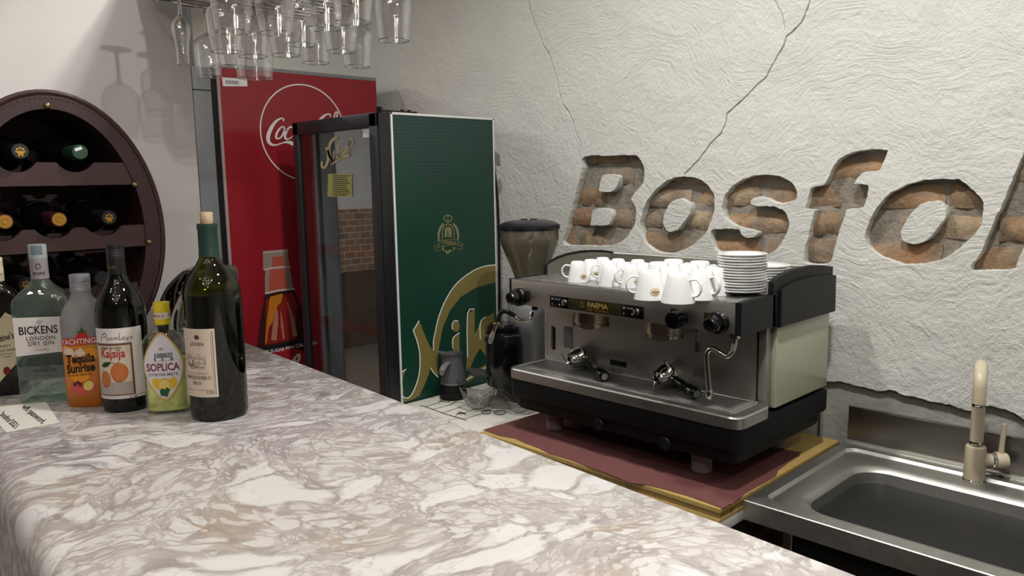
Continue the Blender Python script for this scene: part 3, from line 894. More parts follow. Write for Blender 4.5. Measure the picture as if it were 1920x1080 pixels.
decal('door_sticker', [poly([(680, 243), (694, 241), (694.5, 257), (680.5, 258)])], gdoor(.0012), PRINTW, door)
ys = decal('notice', [poly([(615, 326), (660, 326), (660, 369), (614, 369)])], gdoor(.0010), M('yellow_notice', (150, 146, 84), .6), door)
decal('notice_lines', [rect(624, 329 + k * 3.6, 657 - (k * 7) % 9, 330.2 + k * 3.6) for k in range(11)], gdoor(.0014), INK, ys)


# side print: crest and giant script
def gmap(off): return lambda px, py: (lambda v: (off, v.y - GF, v.z))(pX(px, py, GX + off))


def c5(l): return [(380 + p[0] / 3, 440 + p[1] / 3) + ((p[2] / 3,) if len(p) > 2 else ()) for p in l]


EDGE = 1648
N1 = [(1218, 485), (1240, 540), (1265, 600), (1290, 680), (1283, 745), (1270, 790), (1250, 840), (1220, 905), (1180, 928), (1117, 945), (1116, 905), (1140, 918), (1165, 912), (1190, 872), (1212, 810), (1222, 745), (1220, 660), (1205, 595), (1185, 540)]
N2 = [(1300, 640), (1298, 600), (1310, 540), (1330, 455), (1370, 360), (1430, 272), (1520, 203), (1590, 176), (EDGE, 168), (EDGE, 270), (1600, 280), (1530, 302), (1450, 352), (1390, 430), (1352, 520), (1336, 600), (1322, 680), (1325, 720), (1330, 800), (1318, 800), (1296, 770), (1283, 745), (1290, 680), (1265, 600), (1285, 640)]
hook = [(1115, 778), (1145, 755), (1130, 790), (1122, 840), (1128, 880), (1116, 900)]
I1 = [(1408, 582), (1445, 552), (1445, 660), (1440, 690), (1430, 760), (1408, 800)]
K1 = [(1490, 445), (1530, 420), (1530, 560), (1545, 530), (1562, 490), (1592, 462), (1640, 440), (1640, 500), (1600, 560), (1580, 590), (1620, 640), (1648, 650), (1648, 700), (1600, 690), (1560, 640), (1530, 690), (1500, 760), (1480, 770), (1488, 640)]
U1 = [(1480, 815), (1500, 790), (1560, 750), (EDGE, 690), (EDGE, 735), (1560, 780), (1490, 830)]
dot = [(1425 + 22 * math.cos(a * PI / 10), 515 + 32 * math.sin(a * PI / 10)) for a in range(20)]
shapes = [N1, N2, hook, I1, K1, U1, dot]
decal('gold_script', [poly(c5(s_)) for s_ in shapes], gmap(.0010), GOLD, gf)
wl_ = [[(1185, 540), (1205, 595), (1220, 660), (1222, 745), (1212, 810), (1190, 872), (1165, 912), (1140, 918), (1122, 905)], [(1184, 540), (1218, 484)], [(EDGE, 170), (1590, 177), (1520, 204), (1430, 273), (1370, 361), (1330, 456), (1310, 541), (1298, 601), (1300, 650)], [(1283, 748), (1296, 772), (1325, 803)],
       [(1113, 778), (1145, 756)], [(1408, 640), (1408, 582), (1445, 552)], [(1490, 690), (1490, 445), (1530, 420)], [(1562, 590), (1562, 495), (1592, 462)], [(1484, 815), (1560, 770), (EDGE, 703)], dot[8:18]]
decal('white_outline', [ribbon([(p[0], p[1], 1.9) for p in c5(s_)], k=3) for s_ in wl_], gmap(.0014), PRINTW, gf)
sh_ = [[(1228, 745), (1220, 812), (1198, 876), (1172, 905)], [(1336, 640), (1352, 525), (1392, 436), (1452, 360), (1530, 312), (1600, 290), (EDGE, 282)]]


def cc(l): return [(740 + p[0] / 7.715, 380 + p[1] / 7.715) + ((p[2] / 7.715,) if len(p) > 2 else ()) for p in l]


CR_ = []
for pts in ([(705, 300, 24), (660, 370, 36), (635, 460, 32), (640, 560, 26)], [(845, 300, 24), (895, 370, 36), (918, 460, 32), (915, 540, 26)], [(770, 300, 12), (715, 340, 14), (690, 420, 12), (690, 530, 12)], [(770, 300, 12), (830, 340, 14), (858, 420, 12), (860, 520, 12)],
            [(712, 225, 12), (722, 195, 14), (768, 185, 14), (815, 195, 14), (826, 225, 12), (810, 262, 14)], [(712, 225, 12), (730, 262, 14)], [(730, 278, 16), (770, 270, 16), (812, 278, 16)], [(768, 152, 8), (768, 182, 8)], [(770, 195, 10), (770, 262, 10)],
            [(745, 330, 8), (800, 330, 8)], [(745, 360, 26), (740, 430, 34), (735, 500, 30)], [(805, 360, 26), (808, 430, 34), (812, 500, 30)], [(775, 350, 30), (778, 420, 22), (775, 500, 16)],
            [(632, 560, 8), (780, 530, 8), (920, 540, 8)], [(650, 640, 8), (780, 610, 8), (915, 612, 8)], [(632, 560, 8), (650, 640, 8)], [(920, 540, 8), (915, 612, 8)],
            [(630, 600, 7), (565, 630, 7), (590, 660, 7), (592, 708, 7), (690, 670, 7)], [(925, 580, 7), (990, 598, 7), (972, 630, 7), (970, 676, 7), (870, 655, 7)], [(700, 640, 22), (705, 700, 22)], [(855, 640, 18), (855, 690, 18)], [(735, 690, 26), (765, 730, 30), (800, 690, 26), (825, 710, 16)]):
    CR_.append(ribbon(cc(pts), k=3))
CR_.append(mv((lambda q: (q[0], [f_[::-1] for f_ in q[1]]))(text2d('TREBJESA', 8.2, .012, 0, .92)), *cc([(775, 578)])[0], 3, 1, -1.15))
CR_.append(mv((lambda q: (q[0], [f_[::-1] for f_ in q[1]]))(text2d('18', 5, .01)), *cc([(622, 648)])[0], -8, 1, -1))
CR_.append(mv((lambda q: (q[0], [f_[::-1] for f_ in q[1]]))(text2d('96', 5, .01)), *cc([(938, 622)])[0], 5, 1, -1))
decal('gold_crest', CR_, gmap(.0012), M('crest_gold', (128, 122, 84), .5), gf)
# pipes and bracket behind the cabinet
bm = tube(nb(), cr([(-.02, gd + .012, 1.66), (-.005, gd + .018, 1.50), (-.004, gd + .018, 1.2), (-.01, gd + .015, .9)], 4), .005, 8)
mk('rear_pipe', bm, BLACKP, gf)
bm = prism(nb(), [(gd, 1.708), (gd + .030, 1.688), (gd + .034, 1.645), (gd, 1.655)], lambda y, z: (-.012, y, z), lambda y, z: (-.002, y, z))
mk('rear_bracket', bm, M('bracket_grey', (110, 110, 108), .5), gf)

# ------------------------------------------------------------------ barrel-shaped wine rack on the bar
KX = -1.80; KY, KZ = .457, 1.495; KA, KB = .207, .283      # front plane, centre, half axes
LEATHER = M('dark_red_leather', (52, 28, 27), .55, bump=.5, bscale=90, var=.2, vscale=14)
WOODR = M('stained_wood', (60, 34, 31), .5, bump=.2, bscale=30, var=.18, vscale=10, stretch=(1, 1, 6))
rack = thing('wine_rack', 'oval barrel-shaped wine rack in dark red-brown leather with brass studs', 'wine rack', (KX, KY, BZ))
dz = KZ - BZ


def eg(a, A=KA, B=KB):     # egg-like oval, a little fuller below
    s_, c_ = math.sin(a), math.cos(a)
    return (A * c_ * (1 + .03 * (1 - s_)) / 1.03, B * s_ + dz)


NN = 72
an = [2 * PI * i / NN for i in range(NN)]
DPT = .27
ring_o = [eg(a) for a in an]; ring_i = [eg(a, KA - .040, KB - .034) for a in an]
# shell: outer skin and inner skin as one closed wall
bm = loft(nb(), [[(-DPT, y, z) for y, z in ring_o], [(-.012, y, z) for y, z in ring_o], [(0, *eg(a, KA - .008, KB - .008)) for a in an], [(0, y, z) for y, z in ring_i], [(-.02, y, z) for y, z in ring_i], [(-DPT, y, z) for y, z in ring_i]], False, False)
shell = mk('barrel_frame', bm, LEATHER, rack, 50)
mk('edge_piping', tube(nb(), [(-.006, *eg(a, KA - .001, KB - .001)) for a in an], .006, 8, True), LEATHER, rack)
bm = nb()
for i in range(120):
    a = 2 * PI * i / 120; y, z = eg(a, KA - .012, KB - .012); y2, z2_ = eg(a + .028, KA - .012, KB - .012)
    tube(bm, [(.0004, y, z), (.0014, (y + y2) / 2, (z + z2_) / 2), (.0004, y2, z2_)], .0009, 5)
mk('stitching', bm, M('stitch_thread', (84, 54, 50), .7), rack, kind='stuff')
mk('back_board', prism(nb(), ring_i, lambda y, z: (-DPT + .004, y, z), lambda y, z: (-DPT + .012, y, z)), M('rack_back', (58, 22, 24), .6), rack)
for px, py in ((89, 198), (253, 346), (280, 454)):
    v = pX(px, py, KX + .002)
    s_ = mk('stud', lathe(nb(), [(.0068, 0), (.0066, .0015), (.005, .0035), (.0025, .0048), (.0002, .005)], 14, RY(90)), M('old_brass', (140, 122, 88), .3, .9), rack)
    s_.location = (.001, v.y - KY, v.z - BZ)
    if px == 253 or px == 280:
        s2 = s_.copy(); COL.objects.link(s2); s2.location.y = -(v.y - KY)
s2.location.y = s2.location.y


def halfwidth(z):
    k = (z - dz) / (KB - .034); return (KA - .040) * math.sqrt(max(0, 1 - k * k)) + .006


# cross boards with hollows for the bottle necks
CELL = {0: (.073, [-.066, .040]), 1: (-.062, [-.104, -.010, .084]), 2: (-.188, [-.078, .060])}
CAPS = [('black', 'gold'), ('green', 'white'), ('red', 'goldcap'), ('red', 'goldcap'), ('black', 'gold'), ('black', 'gold'), ('black', None)]
BOTG = thin_glass('dark_bottle_shell', (40, 52, 36), (10, 14, 10), 1.5)
DARKB = M('dark_bottle', (11, 14, 12), .08)
capi = 0
CAPM = {'black': M('black_foil', (20, 20, 22), .35), 'green': M('green_foil', (34, 64, 46), .4), 'red': M('red_foil', (66, 22, 28), .35)}
GOLDF = M('gold_foil', (190, 140, 60), .3, .8)
where = {0: 'top row', 1: 'middle row', 2: 'bottom row'}
desc = {0: ['gold-crested black foil, left in the rack top row', 'dark green cap and paper scrap, right in the rack top row'],
        1: ['gold-topped red foil, leftmost in the rack middle row', 'gold-topped red foil, centre of the rack middle row', 'gold-crested black foil, right in the rack middle row'],
        2: ['gold-crested black foil, left in the rack bottom row', 'plain black foil, right in the rack bottom row']}
for r, (zc, ys_) in CELL.items():
    zc = zc + H - BZ
    zt, zb = zc - .016, zc - .063
    top = []; 
    hw = halfwidth((zt + zb) / 2)
    n = 60
    for i in range(n + 1):
        y = -hw + 2 * hw * i / n; z = zt
        for yy in ys_:
            d = abs(y - yy)
            if d < .034: z = min(z, zc + .004 - math.sqrt(.040 ** 2 - d * d))
        top.append((y, z))
    pl = [(-hw, zb)] + top + [(hw, zb)]
    o = mk('cross_board', prism(nb(), pl, lambda y, z: (-.020, y, z), lambda y, z: (-.004, y, z)), WOODR, rack, 25)
    o2 = mk('rear_board', box(nb(), -.20, -.188, -hw, hw, zb, zc - .034), WOODR, rack)
    for k, yy in enumerate(ys_):
        cap, em = CAPS[capi]; capi += 1
        # bottle lying with its neck to the front: axis along X
        wb = thing('wine_bottle', 'lying wine bottle with ' + desc[r][k], 'bottle', (KX - .24, KY + yy, BZ + zc + .004), 0, 'wine bottles in the barrel rack')
        prof_ = [(.030, 0), (.036, .003), (.0372, .010), (.0372, .135), (.035, .152), (.026, .172), (.0165, .190), (.0148, .200), (.0148, .236)]
        mk('body', lathe(nb(), prof_, 28, RY(90)), DARKB, wb)
        fo = mk('foil', lathe(nb(), [(.0154, .205), (.0152, .250), (.0152, .2755), (.0142, .277), (.0002, .277)], 24, RY(90)), CAPM[cap], wb)

        def fm(u, v): return (.2774, u, v)
        if em == 'gold':
            it = [ell(0, -.003, .0055, .004), ell(-.005, .004, .0022), ell(0, .006, .0022), ell(.005, .004, .0022), ell(-.0068, -.001, .002), ell(.0068, -.001, .002), ell(-.003, -.008, .002), ell(.003, -.008, .002)]
            decal('foil_crest', it, fm, GOLDF, fo)
        elif em == 'goldcap':
            decal('foil_disc', [ell(0, 0, .0125)], fm, GOLDF, fo)
            decal('disc_relief', [ribbon([(.006 * math.cos(q), .006 * math.sin(q), .0014) for q in (0, 1, 2, 3, 4, 5)])], lambda u, v: (.2779, u, v), M('dark_gold', (140, 96, 36), .4, .7), fo)
        elif em == 'white':
            decal('paper_scrap', [mv(rect(-.007, -.003, .007, .003), -.003, .006, 20)], fm, PRINTW, fo)

# ------------------------------------------------------------------ bottles on the bar
OLIVE = thin_glass('olive_bottle_glass', (150, 150, 60), (30, 34, 14), 1.33)
OLIVE2 = thin_glass('green_bottle_glass', (112, 124, 72), (24, 30, 16), 1.33)
WINE = M('dark_wine', (9, 8, 9), .12)
LABW = M('white_label', (224, 218, 214), .6)


def onbar(px, py):
    return pZ(px, py, BZ)


# big 1.5 litre wine bottle with cork
v = onbar(413, 777)
wb = thing('large_wine_bottle', 'large dark wine bottle with cork, dark green foil neck and cream label', 'bottle', v, 18)
wb.scale = (.90, .90, .972)
R = .0515
mk('body', lathe(nb(), [(.038, .004), (.046, 0), (.0495, .003), (R, .010), (R, .205), (.0505, .218), (.046, .234), (.036, .250), (.0245, .262), (.0180, .274), (.0162, .285), (.0158, .322), (.0168, .324), (.0168, .330), (.0145, .331)], 48), OLIVE, wb, 50)
mk('wine', lathe(nb(), [(.036, .006), (.049, .010), (.0500, .03), (.0500, .205), (.0492, .214), (.0002, .214)], 40), WINE, wb)
mk('foil', lathe(nb(), [(.0180, .276), (.0172, .286), (.0168, .321), (.0178, .323), (.0178, .331), (.0150, .3315)], 28, cap0=False, cap1=False), M('dark_green_foil', (28, 56, 46), .5), wb)
mk('cork', lathe(nb(), [(.0100, .318), (.0100, .331), (.0112, .333), (.0112, .349), (.0104, .3505), (.0002, .351)], 18), M('cork', (186, 160, 132), .85, bump=.6, bscale=120, var=.15, vscale=60), wb)
la = decal('label', [cylpanel(R, -.050, .044, .044, .160)], cyl(R, .0005), M('cream_label', (214, 196, 178), .65), wb)
decal('label_border', [ribbon([(-.046, .048), (.040, .048), (.040, .156), (-.046, .156)], .0009, 1, True), ribbon([(-.043, .051), (.037, .051), (.037, .153), (-.043, .153)], .0005, 1, True)], cyl(R, .0009), INK, la)
it = [mv(text2d('LOVIN', .0085, .01, 0, 1.15), .010, .134), mv(text2d('MAKEDONSKO', .0085, .004, 0, .95), .006, .077), mv(text2d('BELO', .0075, .004), .006, .068), mv(text2d('1.5L', .009, .006), .030, .053), ell(.012, .146, .005, .004)]
for k in range(9): it.append(ribbon([(rnd.uniform(-.02, .028), rnd.uniform(.09, .118), .0005) for q in range(4)], k=6))
for k in range(3): it.append(rect(-.03, .0855 - k * .0022 - .025 * (k > 1), .03, .0858 - k * .0022 - .025 * (k > 1)))
decal('label_print', it, cyl(R, .0010), M('brown_ink', (84, 66, 60), .7), la)

# apricot brandy bottle
v = onbar(241, 763)
kb = thing('brandy_bottle', 'green glass brandy bottle with apricot picture label and black screw cap', 'bottle', v, 56)
kb.scale = (.845, .845, .985)
R = .0478
mk('body', lathe(nb(), [(.030, .006), (.042, 0), (.046, .003), (R, .010), (R, .168), (.0465, .182), (.041, .198), (.031, .214), (.0215, .226), (.0168, .240), (.0160, .262), (.0160, .290)], 44), OLIVE2, kb, 50)
mk('brandy', lathe(nb(), [(.030, .012), (.044, .014), (.0465, .02), (.0465, .168), (.0455, .176), (.0002, .176)], 36), M('dark_brandy', (22, 22, 12), .1), kb)
mk('foil', lathe(nb(), [(.0172, .240), (.0166, .262), (.0166, .268)], 26, cap0=False, cap1=False), M('black_sleeve', (22, 22, 22), .4), kb)
capp = [(.0168, .266)]
for k in range(4): capp += [(.0174, .268 + k * .004), (.0166, .2705 + k * .004)]
capp += [(.0174, .286), (.0172, .291), (.0002, .2925)]
mk('screw_cap', lathe(nb(), capp, 28), M('black_cap', (28, 28, 29), .4), kb)
la = decal('label', [cylpanel(R, -.050, .052, .026, .150)], cyl(R, .0005), LABW, kb)
decal('label_frame', [ribbon([(-.050, .0305), (.052, .0305)], .001, 1), ribbon([(-.049, .147), (.049, .147), (.049, .125)], .001, 1), ribbon([(.018, .028), (.030, .028), (.052, .028)], .0016, 1)], cyl(R, .0008), M('maroon_ink', (84, 40, 60), .6), la)
pn = decal('picture_panel', [cylpanel(R, -.046, .030, .032, .124, 16)], cyl(R, .0008), M('brown_print', (112, 78, 62), .6), la)
decal('picture_ground', [cylpanel(R, -.043, .026, .034, .120, 16)], cyl(R, .0011), M('beige_print', (216, 200, 178), .6), la)
decal('picture_grey', [cylpanel(R, -.043, .026, .034, .056, 16)], cyl(R, .0013), M('grey_print', (172, 160, 152), .6), la)
APR = M('apricot_print', (196, 112, 58), .6)
decal('apricots', [ell(.003, .073, .0165, .017), ell(-.026, .061, .0115, .015)], cyl(R, .0016), APR, la)
decal('apricot_shade', [ribbon([(-.010, .064, .001), (-.003, .058, .002), (.006, .057, .001)]), ribbon([(-.033, .054, .001), (-.026, .049, .002), (-.019, .052, .001)])], cyl(R, .0019), M('apricot_dark', (160, 78, 40), .6), la)
decal('leaf', [poly([(-.034, .084), (-.026, .091), (-.014, .092), (-.010, .091), (-.018, .084), (-.027, .082)]), ribbon([(-.010, .091, .0008), (.000, .089, .0008), (.006, .096, .0006)])], cyl(R, .0018), M('leaf_print', (38, 60, 38), .6), la)
decal('red_title', [mv(text2d('Kajsija', .0215, .018, 0, .88), -.008, .106)], cyl(R, .0016), M('red_title', (172, 44, 44), .6), la)
decal('small_title', [mv(text2d('RAKIJA OD VOĆA', .005, .02), -.010, .116)], cyl(R, .0016), INK, la)
scr = [[(-.030, .126, .0006), (-.026, .138, .0012), (-.020, .142, .0012), (-.016, .138, .001), (-.024, .134, .0008)], [(-.016, .140, .0006), (-.014, .130, .001), (-.011, .134, .0006)], [(-.006, .135, .0008), (-.010, .133, .001), (-.008, .130, .0008), (-.005, .134, .0006), (-.004, .130, .0006), (0, .135, .0008), (.001, .130, .0006), (.004, .135, .0008), (.006, .130, .0006)],
       [(.009, .142, .0006), (.008, .130, .001), (.012, .132, .0006)], [(.017, .135, .0008), (.013, .132, .001), (.016, .130, .0008), (.018, .134, .0006), (.020, .130, .0006), (.025, .134, .0006), (.021, .128, .0008), (.026, .129, .0006), (.032, .134, .0008), (.028, .132, .0006), (.034, .130, .0006)]]
decal('script_title', [ribbon(q) for q in scr], cyl(R, .0009), M('violet_ink', (70, 44, 74), .6), la)
decal('sleeve_script', [mv(ribbon(q), -.002, .120, 0, 1) for q in scr[:3]], cyl(.0168, .0006), GOLD, kb)


# flat-sided bottles: superellipse section
def sec(a, b, e=2.6, n=40):
    o = []
    for i in range(n):
        q = 2 * PI * i / n; c_, s_ = math.cos(q), math.sin(q)
        o.append((a * math.copysign(abs(c_) ** (2 / e), c_), b * math.copysign(abs(s_) ** (2 / e), s_)))
    return o


def flask(bm, prof, e, n=40):
    return loft(bm, [[(x, y, z) for x, y in sec(a, b_, 2 + (e - 2) * k, n)] for a, b_, z, k in prof])


def front(a, b, e, off=.0004):
    """print on the front (-Y) of a flat bottle"""
    def fn(u, v):
        k = min(.999, abs(u) / a)
        return (u, -b * (1 - k ** e) ** (1 / e) - off, v)
    fn.curved = True
    return fn


# gin bottle
v = onbar(98, 748)
gb = thing('gin_bottle', 'square clear gin bottle of pale green glass with white label', 'bottle', v, 62)
gb.scale = (.84, .84, .99)
GINM = thin_glass('pale_green_glass', (232, 244, 238), (136, 184, 160), 1.45, body=(176, 206, 192), bodyfac=.08)
A_, B_, E_ = .0545, .034, 7
mk('body', flask(nb(), [(A_ - .006, B_ - .006, .003, 1), (A_ - .002, B_ - .002, 0, 1), (A_, B_, .006, 1), (A_, B_, .180, 1), (A_ - .002, B_ - .002, .190, 1), (A_ - .014, B_ - .008, .202, .7), (.026, .021, .213, .3), (.0172, .0172, .224, 0), (.0160, .0160, .240, 0), (.0158, .0158, .262, 0)], E_, 56), GINM, gb, 40)
la = decal('label', [poly([(-.050, .090), (.050, .094), (.050, .158), (-.050, .160)])], lambda u, v: (u, -B_ - .0006, v), LABW, gb)
fl_ = lambda off: (lambda u, v: (u, -B_ - off, v))
decal('label_title', [mv(text2d('BICKENS', .0205, .012, 0, .93), -.004, .135)], fl_(.0011), INK, la)
decal('label_words', [mv(text2d('LONDON', .0105, .006, 0, 1.1, sp=1.15), -.001, .1205), mv(text2d('DRY GIN', .0105, .006, 0, 1.1, sp=1.1), -.001, .111), mv(text2d('A UNIQUE BLEND', .0032), 0, .099)], fl_(.0011), M('grey_ink', (70, 68, 74), .6), la)
decal('label_crest', [ribbon([(.017 * math.cos(q * PI / 8), .122 + .022 * math.sin(q * PI / 8), .0012) for q in range(16)], k=2, closed=True), ribbon([(.012 * math.cos(q * PI / 8), .122 + .016 * math.sin(q * PI / 8), .0010) for q in range(16)], k=2, closed=True), ell(0, .150, .006, .004)], fl_(.0008), M('pale_crest', (196, 190, 190), .7), la)
lb = decal('lower_band', [poly([(-.050, .045), (.050, .046), (.050, .069), (-.050, .070)])], lambda u, v: (u, -B_ - .0006, v), M('silver_band', (104, 108, 108), .45, .3), gb)
decal('band_words', [mv(text2d('PREMIUM', .0042, .01), .002, .0665), mv(text2d('BLENDED GIN', .0065, .01, 0, 1.1), .002, .061), ribbon([(-.02, .050, .0006), (-.012, .055, .0006), (-.004, .050, .0006), (.004, .054, .0006), (.012, .050, .0006), (.024, .053, .0006)])], fl_(.0011), M('band_ink', (52, 56, 56), .6), lb)
capp = [(.0165, .222)]
mk('neck_sleeve', lathe(nb(), [(.0176, .226), (.0172, .235), (.0172, .262)], 28, cap0=False, cap1=False), M('mauve_sleeve', (150, 142, 146), .5), gb)
decal('sleeve_words', [mv(text2d('BICKENS', .0066, .01, 0, .9), .003, .236), ribbon([(.004 * math.cos(q * PI / 4) + .003, .249 + .005 * math.sin(q * PI / 4), .0012) for q in range(8)], k=2, closed=True)], cyl(.0172, .0005), INK, gb)
mk('screw_cap', lathe(nb(), [(.0170, .262), (.0176, .264), (.0172, .267), (.0176, .269), (.0172, .272), (.0174, .285), (.0168, .288), (.0002, .2885)], 28), M('pale_grey_cap', (168, 176, 174), .4), gb)
decal('tax_strip', [poly([(-.008, .270), (.014, .270), (.014, .287), (-.008, .287)])], cyl(.0176, .0006), M('blue_grey_paper', (108, 126, 134), .6), gb)

# orange cocktail bottle, frosted
v = onbar(171, 757.5)
tb = thing('cocktail_bottle', 'frosted glass bottle of orange cocktail with grey screw cap and fruit print', 'bottle', v, 48)
tb.scale = (.92, .92, 1)
A_, B_, E_ = .0395, .026, 3.0
FROST = M('frosted_glass', (196, 198, 196), .45, trans=.55, ior=1.15)
up_ = [(A_, B_, .112, 1), (A_, B_, .150, 1), (A_ - .001, B_ - .001, .160, 1), (A_ - .005, B_ - .003, .172, .9), (.027, .021, .184, .6), (.0195, .0178, .193, .2), (.0172, .0172, .200, 0), (.0164, .0164, .214, 0)]
mk('frosted_top', flask(nb(), up_, E_), FROST, tb)
ORG = D.materials.new('orange_liquid'); ORG.use_nodes = True; t = NT(ORG); b = t.n['Principled BSDF']
vec = t.add('ShaderNodeTexCoord').outputs['Object']; sx = t.add('ShaderNodeSeparateXYZ'); t.link(vec, sx.inputs[0])
t.link(t.ramp(t.math('DIVIDE', sx.outputs[2], .115), [(0, (176, 96, 22)), (.5, (214, 124, 30)), (1, (214, 138, 52))]), b.inputs['Base Color'])
b.inputs['Roughness'].default_value = .22; b.inputs['Subsurface Weight'].default_value = .3; b.inputs['Subsurface Radius'].default_value = (.02, .01, .004); b.inputs['Subsurface Scale'].default_value = .3
mk('body', flask(nb(), [(A_ - .006, B_ - .006, .001, 1), (A_ - .003, B_ - .003, 0, 1), (A_, B_, .005, 1), (A_, B_, .1125, 1)], E_), ORG, tb)
capp = [(.0168, .204)]
for k in range(4): capp += [(.0182, .206 + k * .0035), (.0174, .2082 + k * .0035)]
capp += [(.0180, .222), (.0180, .232), (.0172, .2345), (.0002, .235)]
mk('screw_cap', lathe(nb(), capp, 28), M('lilac_grey_cap', (146, 146, 152), .38, .3), tb)
fr_ = lambda off: front(A_, B_, E_, off)
g_ = lambda n, c: M(n, c, .55)
decal('title_band', [mv((lambda q: q)(ribbon([(-.037, .116, .013), (-.02, .118, .014), (0, .119, .014), (.02, .120, .013), (.037, .122, .012)], k=6)))], fr_(.0005), g_('red_band', (190, 66, 50)), tb)
decal('brand_words', [mv(text2d('YACHTING', .0132, .01, 0, .98), -.001, .1185, 3)], fr_(.0010), PRINTW, tb)
decal('strawberry', [poly([(-.004, .126), (.004, .137), (.012, .138), (.018, .132), (.017, .122), (.008, .118)])], fr_(.0007), g_('strawberry_red', (196, 44, 38)), tb)
decal('strawberry_leaf', [poly([(-.001, .135), (.006, .139), (.009, .145), (.012, .139), (.019, .136), (.010, .134)])], fr_(.0010), g_('strawberry_green', (60, 96, 44)), tb)
decal('ice', [poly([(-.034, .096), (-.026, .110), (-.012, .106), (-.008, .092)]), poly([(-.01, .1), (.004, .108), (.012, .098), (0, .09)])], fr_(.0006), g_('ice_print', (222, 208, 188)), tb)
for q_ in ((-.026, .104, .010, .008), (.020, .096, .013, .012), (-.004, .060, .020, .014)):
    decal('citrus_print', [ell(*q_)], fr_(.0005), g_('citrus_orange', (232, 150, 40)), tb)
decal('cocktail_name', [mv(text2d('Tequila', .021, .03, .12, .86), .000, .088, 4), mv(text2d('Sunrise', .021, .03, .12, .86), -.001, .071, 5), mv(text2d('COCKTAIL ORIGINAL', .0046, .01, 0, 1), -.004, .0595, 4)], fr_(.0012), INK, tb)
decal('fruit_pink', [ell(-.012, .035, .009, .008), ell(-.001, .031, .008, .007), poly([(.008, .030), (.022, .030), (.026, .046), (.012, .040)]), ell(-.008, .043, .006, .005)], fr_(.0010), g_('pink_fruit', (206, 84, 84)), tb)
decal('fruit_lemon', [ell(.012, .040, .010, .008, rot=35)], fr_(.0013), g_('lemon_print', (232, 206, 110)), tb)
decal('fruit_dark', [ell(-.007, .046, .0032), ell(-.013, .043, .0032), ell(-.003, .043, .0032)], fr_(.0015), g_('berry_print', (96, 30, 44)), tb)

# lemon-mint vodka flask
v = onbar(318, 771)
sb = thing('vodka_flask', 'flat clear flask of yellow-green lemon mint vodka with yellow cap', 'bottle', v, 58)
sb.scale = (.845, .845, 1)
A_, B_, E_ = .0415, .024, 3.2
mk('body', flask(nb(), [(A_ - .006, B_ - .006, .002, 1), (A_ - .003, B_ - .003, 0, 1), (A_, B_, .005, 1), (A_, B_, .116, 1), (A_ - .001, B_ - .001, .124, 1), (A_ - .008, B_ - .004, .134, .8), (.022, .0165, .142, .4), (.0152, .0142, .148, .1), (.0142, .0142, .156, 0)], E_), thin_glass('flask_glass', (250, 252, 250), (190, 204, 196), 1.45), sb, 40)
LIQ = M('lemon_vodka', (226, 232, 138), .15)
mk('vodka', flask(nb(), [(A_ - .006, B_ - .006, .005, 1), (A_ - .004, B_ - .004, .008, 1), (A_ - .004, B_ - .004, .093, 1), (A_ - .005, B_ - .005, .094, 1)], E_), LIQ, sb, 40)
capp = [(.0150, .153)]
capp += [(.0156, .155), (.0150, .157), (.0156, .159), (.0154, .1615), (.0154, .175), (.0158, .177), (.0153, .179), (.0158, .181), (.0153, .183), (.0158, .186), (.0154, .190), (.0002, .191)]
mk('screw_cap', lathe(nb(), capp, 28), M('yellow_cap', (222, 200, 42), .35), sb)
cb = decal('cap_band', [cylpanel(.0154, -.046, .046, .163, .1735, 40)], cyl(.0154, .0005), M('cream_band', (232, 222, 206), .5), sb)
decal('cap_words', [mv(text2d('SOPLICA', .0076, .012, 0, .85), -.006, .168), mv(text2d('SOPLICA', .0076, .012, 0, .85), .028, .169)], cyl(.0154, .0009), REDINK, cb)
fr_ = lambda off: front(A_, B_, E_, off)


def drop(s, cx=0, cy=.078): return poly([(cx + x * s, cy + y * s) for x, y in cr([(0, .060), (.019, .044), (.033, .020), (.035, .000), (.025, -.026), (.008, -.046), (0, -.050), (-.008, -.046), (-.025, -.026), (-.035, 0), (-.033, .020), (-.019, .044)], 4, True)])


decal('label_rim', [drop(1.07)], fr_(.0006), M('label_gold', (206, 172, 84), .45), sb)
la = decal('label', [drop(1.0)], fr_(.0009), M('lilac_white_label', (222, 218, 224), .55), sb)
decal('label_title', [mv(text2d('SOPLICA', .0178, .02, 0, .88), -.001, .082)], fr_(.0014), REDINK, la)
decal('label_words', [mv(text2d('CYTRYNA MIĘTA', .0072, .006, 0, 1.0), -.001, .0695), mv(text2d('1891', .0052, .01), -.001, .1135)], fr_(.0014), M('slate_ink', (70, 74, 84), .6), la)
decal('manor_print', [poly([(-.016, .093), (.020, .093), (.020, .099), (.010, .101), (.004, .106), (-.004, .106), (-.009, .101), (-.016, .099)]), ] + [ribbon([(-.014 + k * .005, .100, .003), (-.012 + k * .005, .1065, .004)]) for k in range(7)], fr_(.0014), M('manor_grey', (124, 126, 136), .6), la)
decal('manor_wall', [rect(-.012, .0935, -.002, .0985), rect(.002, .0935, .014, .0985)], fr_(.0017), M('manor_white', (226, 222, 220), .6), la)
decal('lemons', [ell(-.013, .054, .012, .008, rot=-50), ell(.014, .054, .012, .008, rot=50), ell(0, .052, .0125, .0115)], fr_(.0015), M('lemon_yellow', (226, 186, 56), .5), la)
decal('lemon_slice', [ell(0, .0515, .0098, .0088)], fr_(.0018), M('lemon_pale', (232, 206, 120), .5), la)
decal('mint', [poly([(-.010, .042), (-.005, .047), (0, .044), (.004, .048), (.010, .043), (.006, .037), (.004, .031), (-.002, .033), (-.008, .034)])], fr_(.0020), M('mint_green', (40, 88, 56), .5), la)
ol = []
